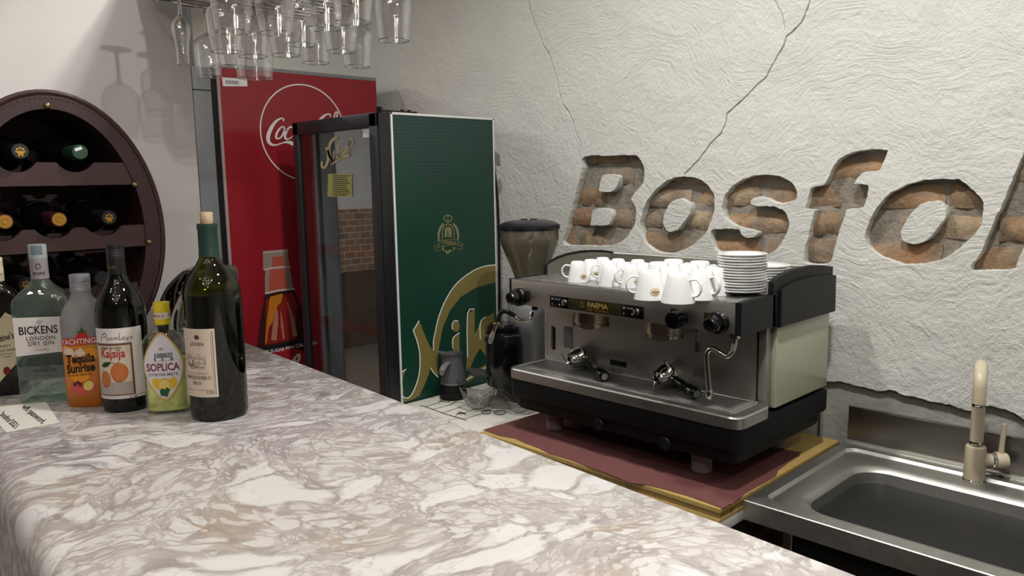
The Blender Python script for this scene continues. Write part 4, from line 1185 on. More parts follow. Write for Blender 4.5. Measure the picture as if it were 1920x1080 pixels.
for k in range(14):
    x, y = rnd.choice([-1, 1]) * rnd.uniform(.016, .033), rnd.uniform(.008, .036)
    ol.append(ribbon([(x - .004, y, .0005), (x, y + .004, .0005), (x + .004, y + .001, .0005), (x, y - .002, .0005), (x - .004, y, .0005)]))
ol += [rect(-.014, .019, .016, .0196), rect(-.014, .0158, .014, .0163), ribbon([(-.01, .010, .0005), (-.004, .013, .0005), (0, .009, .0005), (.008, .012, .0005)])]
decal('green_line_print', ol, fr_(.0007), M('olive_line', (126, 140, 70), .6), sb)

# whisky bottle at the frame's edge
v = onbar(13, 737)
wk = thing('whisky_bottle', 'dark whisky bottle with cream slanted label and cream screw cap', 'bottle', v, 66)
wk.scale = (.84, .84, 1)
A_, B_, E_ = .047, .029, 5
mk('body', flask(nb(), [(A_ - .005, B_ - .005, .002, 1), (A_ - .002, B_ - .002, 0, 1), (A_, B_, .006, 1), (A_, B_, .165, 1), (A_ - .002, B_ - .002, .178, 1), (A_ - .009, B_ - .005, .192, .8), (.028, .022, .203, .4), (.0185, .0185, .212, 0), (.0172, .0172, .222, 0), (.0170, .0170, .240, 0)], E_, 48), M('whisky_dark', (20, 15, 13), .1), wk, 40)
lw = M('whisky_label', (214, 198, 166), .6)
fp = lambda off: (lambda u, v: (u, -B_ - off, v))
la = decal('label', [poly([(-.040, .040), (-.010, .022), (.044, .072), (.044, .145), (.020, .158), (-.040, .095)])], fp(.0006), lw, wk)
decal('label_title', [mv(text2d("Ballantine's", .0165, .012, .25, .82), .002, .108, 12)], fp(.0012), INK, la)
decal('label_words', [mv(text2d('FINEST', .0068, .006, 0, 1.2, sp=1.2), .010, .095, 2), mv(text2d('SCOTCH WHISKY', .0066, .008, 0, 1.0), .012, .0865, 3), mv(text2d('BLENDED AGED', .0034), .014, .080, 3), mv(text2d('SCOTLAND', .0034), .014, .0745, 3)], fp(.0012), M('sepia_ink', (86, 74, 62), .6), la)
decal('seal', [ell(.012, .048, .007, .008)], fp(.0014), M('seal_red', (120, 34, 36), .5), la)
capp = [(.0176, .213), (.0186, .215), (.0186, .240)]
for k in range(3): capp += [(.0180, .242 + k * .0035), (.0187, .244 + k * .0035)]
capp += [(.0182, .2525), (.0187, .256), (.0178, .2585), (.0002, .259)]
cp = mk('screw_cap', lathe(nb(), capp, 28), M('cream_cap', (222, 210, 178), .45), wk)
decal('cap_script', [mv(text2d("Ballantine's", .0072, .006, .3, .9), .006, .228)], cyl(.0187, .0005), M('sepia_ink', (86, 74, 62)), cp)

# note with the network password, lying on the bar
P = [onbar(*q) for q in [(-30, 768), (85, 752), (111, 793), (12, 812)]]
nt = mk('paper_note', prism(nb(), [(p.x, p.y) for p in P], lambda x, y: (x, y, BZ + .0004), lambda x, y: (x, y, BZ + .0012)), M('note_paper', (226, 224, 214), .7), smooth=0)
tag(nt, 'small printed paper note lying on the marble in front of the whisky', 'note')


def nmap(px, py): q = pZ(px, py, BZ + .0016); return (q.x, q.y, q.z)


def warp(item, o, ux, uy):      # place print by origin and two photo-space axes (lies flat on the note)
    v_, f_ = item
    return [(o[0] + x * ux[0] + y * uy[0], o[1] + x * ux[1] + y * uy[1]) for x, y in v_], f_


decal('note_print', [warp(text2d('wifi password', 1.0, .02, 0, .55), (63, 776), (12.6, 10.0), (12, -12.5)), warp(text2d('bosfor2021', 1.0, .02, 0, .55), (18, 788), (11.5, 10.5), (12, -12.5))], nmap, INK, nt)

# polished chrome bowl lying on its side behind the bottles
c = pX(392, 592, -1.66)
bw = thing('chrome_bowl', 'polished chrome bowl tipped on its side behind the large wine bottle', 'bowl', (c.x, c.y, BZ), 0)
k = 1.16
prf = [(r_ * k, z_ * k) for r_, z_ in [(.0005, -.085), (.03, -.083), (.056, -.074), (.080, -.054), (.094, -.028), (.0985, 0), (.1015, .002), (.1015, .006), (.0965, .005), (.092, -.026), (.078, -.051), (.054, -.071), (.028, -.080), (.0005, -.082)]]
mm = Vector((.15, .80, -.42)).to_track_quat('Z', 'Y').to_matrix().to_4x4()
zmin = min((mm @ Vector((r_ * math.cos(q * .2), r_ * math.sin(q * .2), z_))).z for r_, z_ in prf for q in range(32))
mk('shell', lathe(nb(), prf, 48, T(0, 0, -zmin + .001) @ mm, False, False), M('mirror_chrome', (178, 178, 176), .05, 1), bw, 60)

# ------------------------------------------------------------------ hanging glass rack
RZK = H + .475
gr = thing('glass_rack', 'chrome wire stemware rack hanging above the end of the bar', 'rack', (-1.60, .93, RZK))
x0, x1, y0, y1 = -.49, .62, -.16, .26
mk('frame', tube(nb(), [(a, b_, 0) for a, b_ in rrect(x0, x1, y0, y1, .03, 5)], .0060, 8, True), CHROME, gr)
for i in range(30):
    x = x0 + .022 + i * (x1 - x0 - .044) / 29
    mk('wire', tube(nb(), [(x, y0, -.004), (x, y1, -.004)], .0028, 6), CHROME, gr)
for i in range(4):
    y = y0 + .05 + i * .107
    mk('cross_rod', tube(nb(), [(x0, y, .005), (x1, y, .005)], .0044, 6), CHROME, gr)
for x in (x0 + .06, x1 - .06):
    for y in (y0 + .02, y1 - .02):
        mk('hanger', tube(nb(), [(x, y, 0), (x, y, CEIL - RZK)], .004, 6), CHROME, gr)


mk('shading_panel', box(nb(), x0 - .01, x1 + .01, y0 - .02, y1 + .03, .058, .076, .002), WHITEP, gr)  # unseen board inferred from the end wall's shadow, added to cast it


def glass_parts(kind):
    """hanging upside down: foot at z = 0, rim at the bottom; returns (bowl profile, stem length, foot radius)"""
    if kind == 'wine':
        return [(.0045, -.066), (.010, -.071), (.024, -.079), (.0355, -.091), (.0385, -.104), (.0375, -.125), (.0345, -.150), (.0312, -.178)], .066, .032
    if kind == 'large':
        return [(.0050, -.072), (.012, -.078), (.030, -.089), (.0450, -.105), (.0475, -.122), (.0460, -.150), (.0430, -.185), (.0395, -.214)], .072, .036
    return [(.0042, -.060), (.009, -.066), (.018, -.076), (.0225, -.089), (.0215, -.104), (.0170, -.125), (.0150, -.150), (.0152, -.176)], .060, .030


PROTO = {}
RIMG = thin_glass('glass_rim', (235, 238, 236), None, 2.6)
GL = [('flute', 344, 121, 'clear tulip-shaped flute hanging at the left end of the rack'),
      ('wine', 392.6, 143.7, 'wine glass hanging lowest beside the flute, in front of the grey fridge door'),
      ('large', 475.5, 146, 'large wine glass hanging lowest in front of the red fridge sticker'),
      ('wine', 481, 107, 'wine glass hanging just above the large glass in the rack'),
      ('wine', 528, 104, 'wine glass hanging over the top edge of the red fridge, left of centre'),
      ('wine', 425, 97, 'wine glass hanging second from the flute, higher than its neighbour'),
      ('wine', 564.5, 84, 'wine glass with a dark rim hanging in the middle of the rack'),
      ('wine', 592.6, 118, 'wine glass with its rim against the top of the red fridge, middle of the rack'),
      ('wine', 607.5, 53.6, 'wine glass hanging high in the middle of the front row'),
      ('wine', 640, 96.6, 'wine glass with a dark rim hanging right of the middle of the rack'),
      ('wine', 662, 42, 'wine glass hanging highest, right part of the front row'),
      ('wine', 670.5, 125, 'wine glass with its rim by the right top corner of the red fridge'),
      ('wine', 738, 76, 'rightmost wine glass in the rack, hanging against the plaster wall'),
      ('wine', 440, 124, 'wine glass hanging behind the lowest glasses beside the flute'),
      ('wine', 505, 62, 'wine glass hanging high between the large glass and the middle'),
      ('wine', 450, 60, 'wine glass hanging high near the left end of the rack')]
def relax(items, it=200):
    # push apart things standing too close; items = [x, y, r]
    for _ in range(it):
        for i in range(len(items)):
            for j in range(i):
                a, b_ = items[i], items[j]; dx, dy = a[0] - b_[0], a[1] - b_[1]; d = math.hypot(dx, dy) or 1e-6; m_ = a[2] + b_[2]
                if d < m_:
                    k_ = (m_ - d) / 2 * .5 / d; a[0] += dx * k_; a[1] += dy * k_; b_[0] -= dx * k_; b_[1] -= dy * k_
    return items


GP_ = []
for kind, px, py, lab in GL:
    hh = -glass_parts(kind)[0][-1][1]; c = pZ(px, py, RZK - .004 - hh); GP_.append([c.x, c.y, {'flute': .033, 'wine': .0395, 'large': .0485}[kind]])
relax(GP_)
for (kind, px, py, lab), gp_ in zip(GL, GP_):
    bp_, sl, fr0 = glass_parts(kind); hh = -bp_[-1][1]
    c = Vector((gp_[0], gp_[1], 0))
    root = thing('champagne_flute' if kind == 'flute' else 'wine_glass', lab, 'glass', (c.x, c.y, RZK - .004), 0, 'glasses hanging in the rack')
    if kind not in PROTO:
        bowl = mk('bowl', lathe(nb(), bp_, 40, cap0=True, cap1=False), CLEAR, root)
        rim = mk('rim', tube(nb(), [(bp_[-1][0] * math.cos(2 * PI * i / 48), bp_[-1][0] * math.sin(2 * PI * i / 48), -hh) for i in range(48)], .0012, 6, True), RIMG, root)
        stem = mk('stem', lathe(nb(), [(.0075, -.004), (.0045, -.010), (.0036, -.025), (.0036, -sl + .012), (.0046, -sl), (.008, -sl - .004), (.0002, -sl - .008)], 14), GLASS, root)
        foot = mk('foot', lathe(nb(), [(.0075, -.004), (fr0, -.0008), (fr0 + .001, .0004), (fr0, .0016), (.0002, .0016)], 32), CLEAR, root)
        PROTO[kind] = [o.data for o in (bowl, rim, stem, foot)]
    else:
        for nm, me in zip(('bowl', 'rim', 'stem', 'foot'), PROTO[kind]):
            o = D.objects.new(nm, me); COL.objects.link(o); o.parent = root

# ------------------------------------------------------------------ work counter along the wall
CZ = H - .755                    # top of the bamboo board
wc = thing('work_counter', 'low white-topped work counter between the green fridge and the sink', 'counter', (0, 0, 0))
mk('worktop', box(nb(), GX + .006, -.892, 1.50, WY - .004, CZ - .062, CZ - .034, .002), M('counter_white', (196, 194, 188), .5), wc)
mk('base_cabinet', box(nb(), GX + .02, -.91, 1.55, WY - .02, 0, CZ - .063), M('cabinet_dark', (58, 52, 48), .6), wc)
# paper placemat with a line drawing
PZ = CZ - .0325
pm = mk('paper_placemat', box(nb(), GX + .010, -1.722, 1.50, WY - .02, PZ - .0012, PZ), M('placemat_paper', (206, 203, 192), .7, var=.03), smooth=0)
tag(pm, 'large off-white paper sheet with a bicycle line drawing beside the green fridge', 'paper sheet')


def pmap(px, py): q = pZ(px, py, PZ + .0008); return (q.x, q.y, q.z)


def c9(l): return [(740 + p[0] / 6, 620 + p[1] / 6) + ((p[2] / 6,) if len(p) > 2 else ()) for p in l]


DR = [[(285, 842, 7), (345, 856, 9), (430, 885, 8), (520, 920, 9), (600, 945, 8), (690, 972, 10), (780, 998, 8), (812, 1016, 5)], [(345, 856, 5), (420, 832, 4), (505, 806, 7), (520, 790, 8), (560, 798, 7), (630, 800, 6)], [(430, 885, 4), (560, 850, 4), (640, 825, 5), (700, 800, 4)], [(545, 922, 4), (640, 890, 4), (730, 862, 4), (780, 840, 3)], [(690, 968, 4), (700, 940, 7), (760, 930, 4), (860, 895, 4), (930, 880, 3)], [(785, 996, 4), (880, 962, 4), (960, 938, 5), (1000, 920, 4)],
      [(720, 915, 14), (760, 925, 18), (800, 938, 14)], [(700, 925, 8), (745, 940, 10)], [(620, 840, 4), (680, 800, 4), (760, 810, 4), (800, 840, 3)], [(1000, 900, 5), (1070, 895, 4), (1130, 905, 5)], [(1040, 880, 4), (1120, 910, 4), (1180, 925, 4)], [(600, 1003, 2), (720, 990, 2)]]
it = [ribbon(c9(s_)) for s_ in DR]
for cx, cy, rx, ry in ((1182, 920, 70, 26), (1030, 915, 52, 24)):
    it.append(ribbon(c9([(cx + rx * math.cos(q * PI / 8), cy + ry * math.sin(q * PI / 8), 6) for q in range(16)]), k=2, closed=True))
    it.append(ribbon(c9([(cx + rx * .8 * math.cos(q * PI / 8), cy + ry * .75 * math.sin(q * PI / 8), 3) for q in range(16)]), k=2, closed=True))
    for q in range(5): it.append(ribbon(c9([(cx, cy, 3), (cx + rx * .9 * math.cos(q * 1.256 + .3), cy + ry * .9 * math.sin(q * 1.256 + .3), 3)]), k=1))
decal('line_drawing', it, pmap, M('drawing_ink', (74, 60, 58), .7), pm)

# bamboo board and maroon paper under the machine
BAM = M('bamboo', (176, 148, 88), .5, bump=.2, bscale=20, var=.16, vscale=12, stretch=(1, 9, 9))
BAMD = M('bamboo_edge', (128, 100, 48), .6, var=.3, vscale=30, stretch=(4, 1, 1))
bb = thing('bamboo_board', 'thick bamboo chopping board lying under the espresso machine', 'board', (-1.718, 1.527, CZ - .034))
mk('top_layer', box(nb(), 0, .826, 0, .652, .022, .034, .0015), BAM, bb)
mk('middle_layer', box(nb(), .001, .825, .001, .651, .010, .0215), BAMD, bb)
mk('bottom_layer', box(nb(), 0, .826, 0, .652, 0, .0098, .001), BAM, bb)
mp_ = [(906, 806), (935, 817), (965, 822), (985, 831), (1010, 840), (1030, 851), (1065, 861), (1100, 874), (1140, 888), (1180, 905), (1210, 909), (1240, 916), (1290, 930), (1355, 953.5), (1362, 950), (1366, 946), (1374, 945), (1378, 940), (1390, 932), (1396, 926), (1404, 921), (1430, 907), (1455, 893), (1459, 882), (1480, 866), (1500, 854), (1497, 851), (1503, 848), (1480, 845), (1455, 838), (1430, 838)]
pts = [pZ(x, y, CZ + .001) for x, y in mp_]
pts += [Vector((-1.08, 2.08, 0)), Vector((-1.70, 2.08, 0)), Vector((-1.716, 1.824, 0))]
ms = mk('maroon_paper', prism(nb(), [(p.x, p.y) for p in pts], lambda x, y: (x, y, CZ + .0004), lambda x, y: (x, y, CZ + .0016)), M('maroon_paper', (102, 60, 58), .75, bump=.5, bscale=9, var=.08, vscale=5, bdist=.01), smooth=0)
tag(ms, 'sheet of maroon paper with torn edges on the bamboo board', 'paper sheet')

# ------------------------------------------------------------------ espresso machine
em = thing('espresso_machine', 'two-group stainless steel espresso machine with black ends and cream side', 'coffee machine', (-1.66, 1.612, CZ + .0018))
MW = .755
CREAM = M('cream_enamel', (176, 175, 152), .28, coat=.3)
# body behind the splash panel
mk('body', box(nb(), .012, MW - .008, .190, .485, .175, .395), CREAM, em)
mk('side_cover', box(nb(), MW - .010, MW + .004, .186, .487, .176, .398, .003), CREAM, em)
mk('corner_post', box(nb(), MW - .030, MW - .009, .158, .188, .176, .395, .002), M('post_grey', (150, 149, 138), .35, .4), em)
mk('left_post', box(nb(), .000, .012, .148, .19, .18, .395, .001), STEEL, em)
sp = mk('splash_panel', box(nb(), .012, MW - .032, .148, .156, .195, .395), STEEL, em)


def frame_slot(x0, x1, z0, z1, r):
    return loft(nb(), [[(x, .1478, z) for x, z in rrect(x0, x1, z0, z1, r, 4)], [(x, .1462, z) for x, z in rrect(x0 + .002, x1 - .002, z0 + .002, z1 - .002, max(.001, r - .002), 4)]], False, True)


mk('sight_slot', frame_slot(.016 + .012, .030 + .016, .230, .306, .008), BLACKG, em)
mk('sight_tube', tube(nb(), [(.037, .1455, .236), (.037, .1455, .300)], .003, 8), M('sight_glass', (90, 88, 82), .2), em)
mk('gauge_window', frame_slot(.080, .118, .245, .312, .005), M('gauge_grey', (108, 106, 106), .35), em)
mk('drain_slot', frame_slot(.262, .322, .218, .234, .002), BLACKG, em)

# head: front panel, underside and cup tray
mk('front_panel', box(nb(), .004, MW - .004, 0, .020, .392, .466, .0025), STEEL, em)
mk('front_lip', tube(nb(), [(.002, .003, .4665), (MW - .002, .003, .4665)], .0028, 8), CHROME, em)
mk('left_end_cap', box(nb(), -.004, .004, -.001, .19, .390, .468, .002), BLACKP, em)
mk('head_underside', box(nb(), .006, MW - .006, .020, .480, .395, .440), M('head_dark', (60, 58, 56), .5, .5), em)
ct = mk('cup_tray', box(nb(), .004, MW - .006, .004, .488, .4455, .4655, .001), STEEL, em)
k = 0
for i in range(15):
    for j in range(9):
        x, y = .045 + i * .047, .030 + j * .050
        bm = loft(nb(), [[(x + a, y + b_, .46585) for a, b_ in rrect(-.013, .013, -.0022, .0022, .0021, 2)]], True, False)
        if i == 0 and j == 0: sm = mk('tray_slot', bm, BLACKG, ct); sme = sm
        else:
            bm.free(); o = D.objects.new('tray_slot', sme.data); COL.objects.link(o); o.parent = ct; o.location = (i * .047, j * .050, 0)


# black end guards, arched
def gp(l): return [(pX(x, y, -.9).y - 1.612, pX(x, y, -.9).z - (CZ + .0018)) for x, y in l]


lowf = [(-.002, .390), (-.002, .468), (.05, .470), (.10, .471), (.160, .470), (.165, .390)]
mk('right_front_guard', loft(nb(), [[(x, y, z) for y, z in lowf] for x in (MW - .006, MW + .010)]), BLACKP, em)
arch = [(.150, .388), (.150, .500), (.165, .508), (.205, .517), (.25, .5225), (.31, .525), (.37, .5235), (.43, .518), (.485, .510), (.487, .388)]
arch2 = [(.176, .386), (.176, .478), (.20, .486), (.25, .494), (.31, .498), (.37, .497), (.43, .494), (.491, .487), (.494, .386)]
bm = loft(nb(), [[(x, y, z) for y, z in arch] for x in (MW - .004, MW + .010)])
g_r = mk('right_rear_guard', bm, BLACKP, em, 30)
mk('guard_step', loft(nb(), [[(MW + .004, y, z) for y, z in arch2], [(MW + .015, y, z) for y, z in arch2], [(MW + .018, (y - .33) * .985 + .33, (z - .44) * .97 + .44) for y, z in arch2]]), BLACKP, em, 30)
mk('guard_liner', box(nb(), MW - .010, MW - .0045, .150, .162, .466, .502, .001), STEEL, em)
archl = [(.150, .4658), (.150, .492), (.165, .502), (.205, .513), (.25, .5195), (.31, .5225), (.37, .521), (.43, .5155), (.485, .507), (.485, .4658)]
mk('left_guard', loft(nb(), [[(x, y, z) for y, z in archl] for x in (.006, .009)]), M('guard_sheet', (150, 146, 136), .35, .7), em, 30)
mk('left_guard_rail', tube(nb(), [(.006, y, z + .002) for y, z in archl[1:9]], .0045, 8), BLACKP, em)
mk('left_guard_post', box(nb(), .000, .010, .146, .155, .4658, .494, .002), BLACKP, em)
mk('rear_guard', box(nb(), .009, MW - .005, .483, .487, .4658, .506), M('guard_sheet', (150, 146, 136)), em)
mk('rear_rail', tube(nb(), [(.006, .485, .508), (MW - .004, .485, .508)], .004, 8), STEEL, em)

# drip tray
rim = rrect(-.010, MW + .016, -.012, .150, .030, 6)
bm = nb()
inn = rrect(.004, MW - .016, .018, .146, .008, 6)
loft(bm, [[(x, y, .166) for x, y in rim], [(x, y, .192) for x, y in rim], [(x + (.003 if x < .3 else -.003), y + (.003 if y < .07 else -.0), .1955) for x, y in rim], [(x, y, .1955) for x, y in inn], [(x, y, .190) for x, y in inn]], True, True)
mk('drip_tray', bm, STEEL, em, 40)
mk('tray_grid', box(nb(), .008, MW - .020, .022, .144, .1905, .1940, .001), M('grid_steel', (140, 139, 134), .5, .4, bump=1, bscale=240, bdist=.002), em)
bm = tube(nb(), [(x, y, .1952) for x, y in rrect(.006, MW - .018, .020, .145, .007, 4)], .0016, 6, True)
mk('grid_rim', bm, CHROME, em)
bm = nb()
for i in range(58):
    x = .014 + i * .0122; box(bm, x, x + .0035, .024, .142, .194, .1946)
mk('grid_ribs', bm, M('grid_rib', (118, 117, 113), .5, .4), em, kind='stuff')
# base
b1 = rrect(-.008, MW + .014, -.010, .489, .028, 5)
mk('base_upper', loft(nb(), [[(x, y, .166) for x, y in b1], [(x, y, .116) for x, y in b1], [((x - .37) * .992 + .37, (y - .24) * .988 + .24, .110) for x, y in b1]]), RUBBER, em, 40)
b2 = rrect(.004, MW + .000, .002, .470, .026, 5)
mk('base_lower', loft(nb(), [[(x, y, .111) for x, y in b2], [(x, y, .082) for x, y in b2], [((x - .37) * .985 + .37, (y - .24) * .97 + .24, .072) for x, y in b2]]), RUBBER, em, 40)
for x, z in ((.343, .090), (.560, .086)):
    mk('base_knob', loft(nb(), [[(x + .017 * s_ * math.cos(q * PI / 10), y, z + .019 * s_ * math.sin(q * PI / 10)) for q in range(20)] for y, s_ in ((.006, 1), (-.004, 1), (-.008, .85), (-.0082, .6))]), BLACKP, em)
FOOT = M('foot_grey', (142, 130, 128), .5)
for x, y in ((.088, .095), (.607, .095), (.088, .40), (.66, .40)):
    mk('foot', lathe(nb(), [(.027, .016), (.0262, .0165), (.0262, .0180), (.027, .0185), (.0275, .074)], 28, T(x, y, 0)), FOOT, em)
    mk('foot_pad', lathe(nb(), [(.0255, 0), (.027, .002), (.027, .0155), (.0262, .016)], 28, T(x, y, 0)), FOOT, em)

# brand plate and switches
pl = mk('badge_plate', box(nb(), .163, .489, -.0022, .001, .399, .4325, .0008), M('badge_bronze', (58, 52, 30), .3, .5), em)


def fpm(off): return lambda u, v: (u, -off, v)


decal('badge_name', [mv(text2d('FAEMA', .0185, .03, 0, 1.25), .338, .4185), ribbon([(.276, .416, .0012), (.284, .425, .0016), (.290, .418, .0016), (.284, .412, .001), (.298, .411, .0014)], k=1), ribbon([(.276, .411, .0010), (.298, .411, .0010)], k=1)], fpm(.0026), M('badge_gold', (190, 168, 92), .35, .5), pl)
decal('badge_model', [mv(text2d('E98 • President', .0095, .006, .2, 1.25), .338, .4055)], fpm(.0026), M('badge_copper', (150, 96, 50), .4, .4), pl)
for x0_, kx in ((.165, .222), (.419, .470)):
    sw = mk('switch_plate', box(nb(), x0_, x0_ + .068, -.0034, .0, .3995, .4320, .001), BLACKG, em)
    decal('switch_words', [mv(text2d('/ STOP', .0075, .01), x0_ + .028, .423), rect(x0_ + .006, .421, x0_ + .013, .4255), rect(x0_ + .008, .406, x0_ + .010, .411), rect(x0_ + .034, .406, x0_ + .038, .411)], fpm(.0038), M('pale_grey_print', (150, 150, 148), .5), sw)
    mk('switch_button', lathe(nb(), [(.0098, 0), (.0098, .003), (.0088, .0055), (.0002, .007)], 20, T(kx, -.0035, .4165) @ RX(90)), CHROME, sw)
for x in (.070, .345 + .232 + .0, .672):
    ip = mk('icon_plate', box(nb(), x - .006, x + .012, -.0018, .0, .406 if x < .1 else .412, .437, .0006), M('badge_bronze', (58, 52, 30)), em)


def knob(x, z, big, name='steam_knob'):
    o = nb(); m_ = T(x, 0, z) @ RX(90)
    if big:     # octagonal steam knob on a round collar
        lathe(o, [(.028, 0), (.028, .010), (.026, .014), (.022, .016)], 32, m_)
        lathe(o, [(.020, .015), (.0215, .020), (.0200, .036), (.0165, .044), (.014, .046), (.0125, .043), (.0002, .042)], 8, m_)
    else:
        lathe(o, [(.0165, 0), (.0165, .018), (.0215, .020), (.0215, .044), (.0195, .048), (.0002, .049)], 32, m_)
        for q in range(24):
            a = 2 * PI * q / 24; box(o, -.0011, .0011, .0208, .0222, .022, .043, m=m_ @ Matrix.Rotation(a, 4, 'Z'))
    return mk(name, o, BLACKG, em, 40)


knob(.040, .416, True); knob(.706, .416, True); knob(.606, .416, False, 'water_knob')

# group heads
GRPM = mat_steel('group_steel', (186, 178, 160), .25, (60, 60, 2))
for gpx in (1108, 1246):
    q = pY(gpx, 600, 1.682); gx, gy = q.x + 1.66, .070
    gh = mk('group_head', lathe(nb(), [(.053, .398), (.053, .362), (.052, .357), (.048, .354), (.048, .346), (.0002, .346)], 44, T(gx, gy, 0)), GRPM, em, 40)
    for k in range(4):
        a = k * PI / 2 + .55
        bm = nb()
        loft(bm, [[((.0485 + dr) * math.cos(a + da) + gx, (.0485 + dr) * math.sin(a + da) + gy, z_) for z_ in (.343, .356) for da in ([-.30, -.10, .10, .30] if z_ == .343 else [.30, .10, -.10, -.30])] for dr in (0, .0032)])
        mk('bayonet_lug', bm, GRPM, gh)
    mk('gasket', lathe(nb(), [(.042, .3475), (.042, .3455), (.0002, .3455)], 32, T(gx, gy, 0)), BLACKP, gh)

# steam wands
STEAM = M('wand_steel', (196, 192, 184), .18, 1)
OX, OY, OZ = -1.66, 1.612, CZ + .0018


def loc(px, py, Y): q = pY(px, py, Y); return (q.x - OX, q.y - OY, q.z - OZ)


wp = [loc(1378, 630, 1.66), loc(1377, 645, 1.66), loc(1373, 660, 1.655), loc(1362, 668, 1.65), loc(1348, 660, 1.645), loc(1336, 654, 1.645), loc(1327, 660, 1.645), loc(1325, 672, 1.645), loc(1327, 700, 1.65), loc(1330, 730, 1.655)]
sw_ = mk('steam_wand', tube(nb(), cr(wp, 5), .0068, 14), STEAM, em)
mk('wand_tip', lathe(nb(), [(.0066, .026), (.0088, .020), (.0092, .004), (.0075, 0), (.0002, -.001)], 18, T(*loc(1330, 748, 1.656))), STEAM, sw_)
mk('wand_socket', box(nb(), *(lambda p: (p[0] - .010, p[0] + .010, p[1] - .008, p[1] + .008, .372, .396))(loc(1378, 630, 1.66)), .001), STEAM, sw_)
wp = [loc(998, 586, 1.66), loc(994, 596, 1.65), loc(985, 601, 1.64), loc(972, 599, 1.63), loc(962, 592, 1.62)]
sl_ = mk('steam_wand', tube(nb(), cr(wp, 5), .0058, 12), STEAM, em)
wp = [loc(965, 592, 1.60), loc(948, 584, 1.59), loc(938, 588, 1.585), loc(933, 602, 1.58)]
mk('rubber_grip', tube(nb(), cr(wp, 5), .0068, 12), BLACKP, sl_)
mk('wand_end', tube(nb(), [loc(934, 600, 1.58), loc(926, 622, 1.578)], .0052, 12), STEAM, sl_)
mk('wand_tip', tube(nb(), [loc(926, 621, 1.578), loc(922, 632, 1.577), loc(919, 643, 1.577)], [.0055, .0085, .0065], 12), M('wand_tip_pale', (190, 186, 178), .3, .6), sl_)
mk('wand_joint', lathe(nb(), [(.008, .372), (.009, .378), (.009, .396)], 16, T(*loc(1003, 590, 1.66)[:2], 0)), BLACKP, sl_)
# hot water spout
p = loc(1308, 632, 1.66)
ws = mk('water_spout', lathe(nb(), [(.004, .398), (.004, .372), (.0062, .360), (.0080, .335), (.0078, .325), (.0002, .324)], 16, T(p[0], p[1], 0)), thin_glass('spout_clear', (190, 186, 180), (120, 116, 110), 1.5), em)
mk('spout_collar', lathe(nb(), [(.010, .385), (.010, .398)], 12, T(p[0], p[1], 0)), STEAM, ws)


# ------------------------------------------------------------------ portafilters lying on the drip tray
def portafilter(lab, head, tail, z, roll):
    """bowl tipped on its side at `head`, handle running to `tail`"""
    a = Vector(head); b_ = Vector(tail); d = (b_ - a); L = d.length
    root = thing('portafilter', lab, 'portafilter', (a.x, a.y, z), math.degrees(math.atan2(d.y, d.x)), 'portafilters on the drip tray')
    m_ = T(0, 0, .034) @ RX(roll) @ RY(0)
    # ring / bowl : axis along local -Y when rolled
    bowl = mk('filter_bowl', lathe(nb(), [(.012, -.030), (.024, -.026), (.030, -.010), (.0315, .008), (.034, .010), (.034, .014), (.030, .014), (.029, -.008), (.022, -.021), (.0002, -.023)], 32, m_, False, False), CHROME, root, 50)
    mk('spout', loft(nb(), [[tuple(Vector(c_) + Vector((.006 * math.cos(q * PI / 5), .004 * math.sin(q * PI / 5), 0))) for q in range(10)] for c_ in ((0, 0, -.030), (.0, .004, -.040), (.0, .014, -.048), (0, .022, -.050))], m=m_), CHROME, bowl)
    mk('spout', loft(nb(), [[tuple(Vector(c_) + Vector((.006 * math.cos(q * PI / 5), .004 * math.sin(q * PI / 5), 0))) for q in range(10)] for c_ in ((0, 0, -.030), (.0, -.004, -.040), (.0, -.016, -.048), (0, -.026, -.049))], m=m_), CHROME, bowl)
    for s_ in (-1, 1):
        mk('lug', box(nb(), -.008, .008, s_ * .034 - .004, s_ * .034 + .004, .006, .013, .001, m=m_), CHROME, bowl)
    h0 = Vector((.028, 0, .034)); h1 = Vector((L, 0, .0165)); dd = (h1 - h0)
    ps = [h0 + dd * k for k in (0, .12, .2, .45, .62, .66, .80, .92, .97, 1.0)]
    mk('neck', tube(nb(), [h0 - dd * .06, h0 + dd * .12], .0085, 14), CHROME, root)
    hd = mk('handle', tube(nb(), ps[1:], [.0105, .0115, .0125, .0130, .0150, .0165, .0165, .0158, .0125], 18), BLACKG, root, 40)
    mk('end_disc', tube(nb(), [h1 - dd * .003, h1 + dd * .006], .0098, 18), M('disc_silver', (176, 174, 166), .35, .7), hd)
    return root


TZ = OZ + .1948
h = pZ(1080, 693, TZ); tl = pZ(1134, 717, TZ)
portafilter('chrome portafilter with black handle lying at the left of the drip tray', (h.x, h.y + .012), (tl.x, tl.y), TZ, -78)
h = pZ(1244, 728, TZ); tl = pZ(1306, 751, TZ)
portafilter('chrome portafilter with black handle lying beside the right steam wand', (h.x, h.y + .012), (tl.x, tl.y), TZ, -70)

# ------------------------------------------------------------------ cups and saucers on the machine
TOPZ = OZ + .4661
CUPP = {}


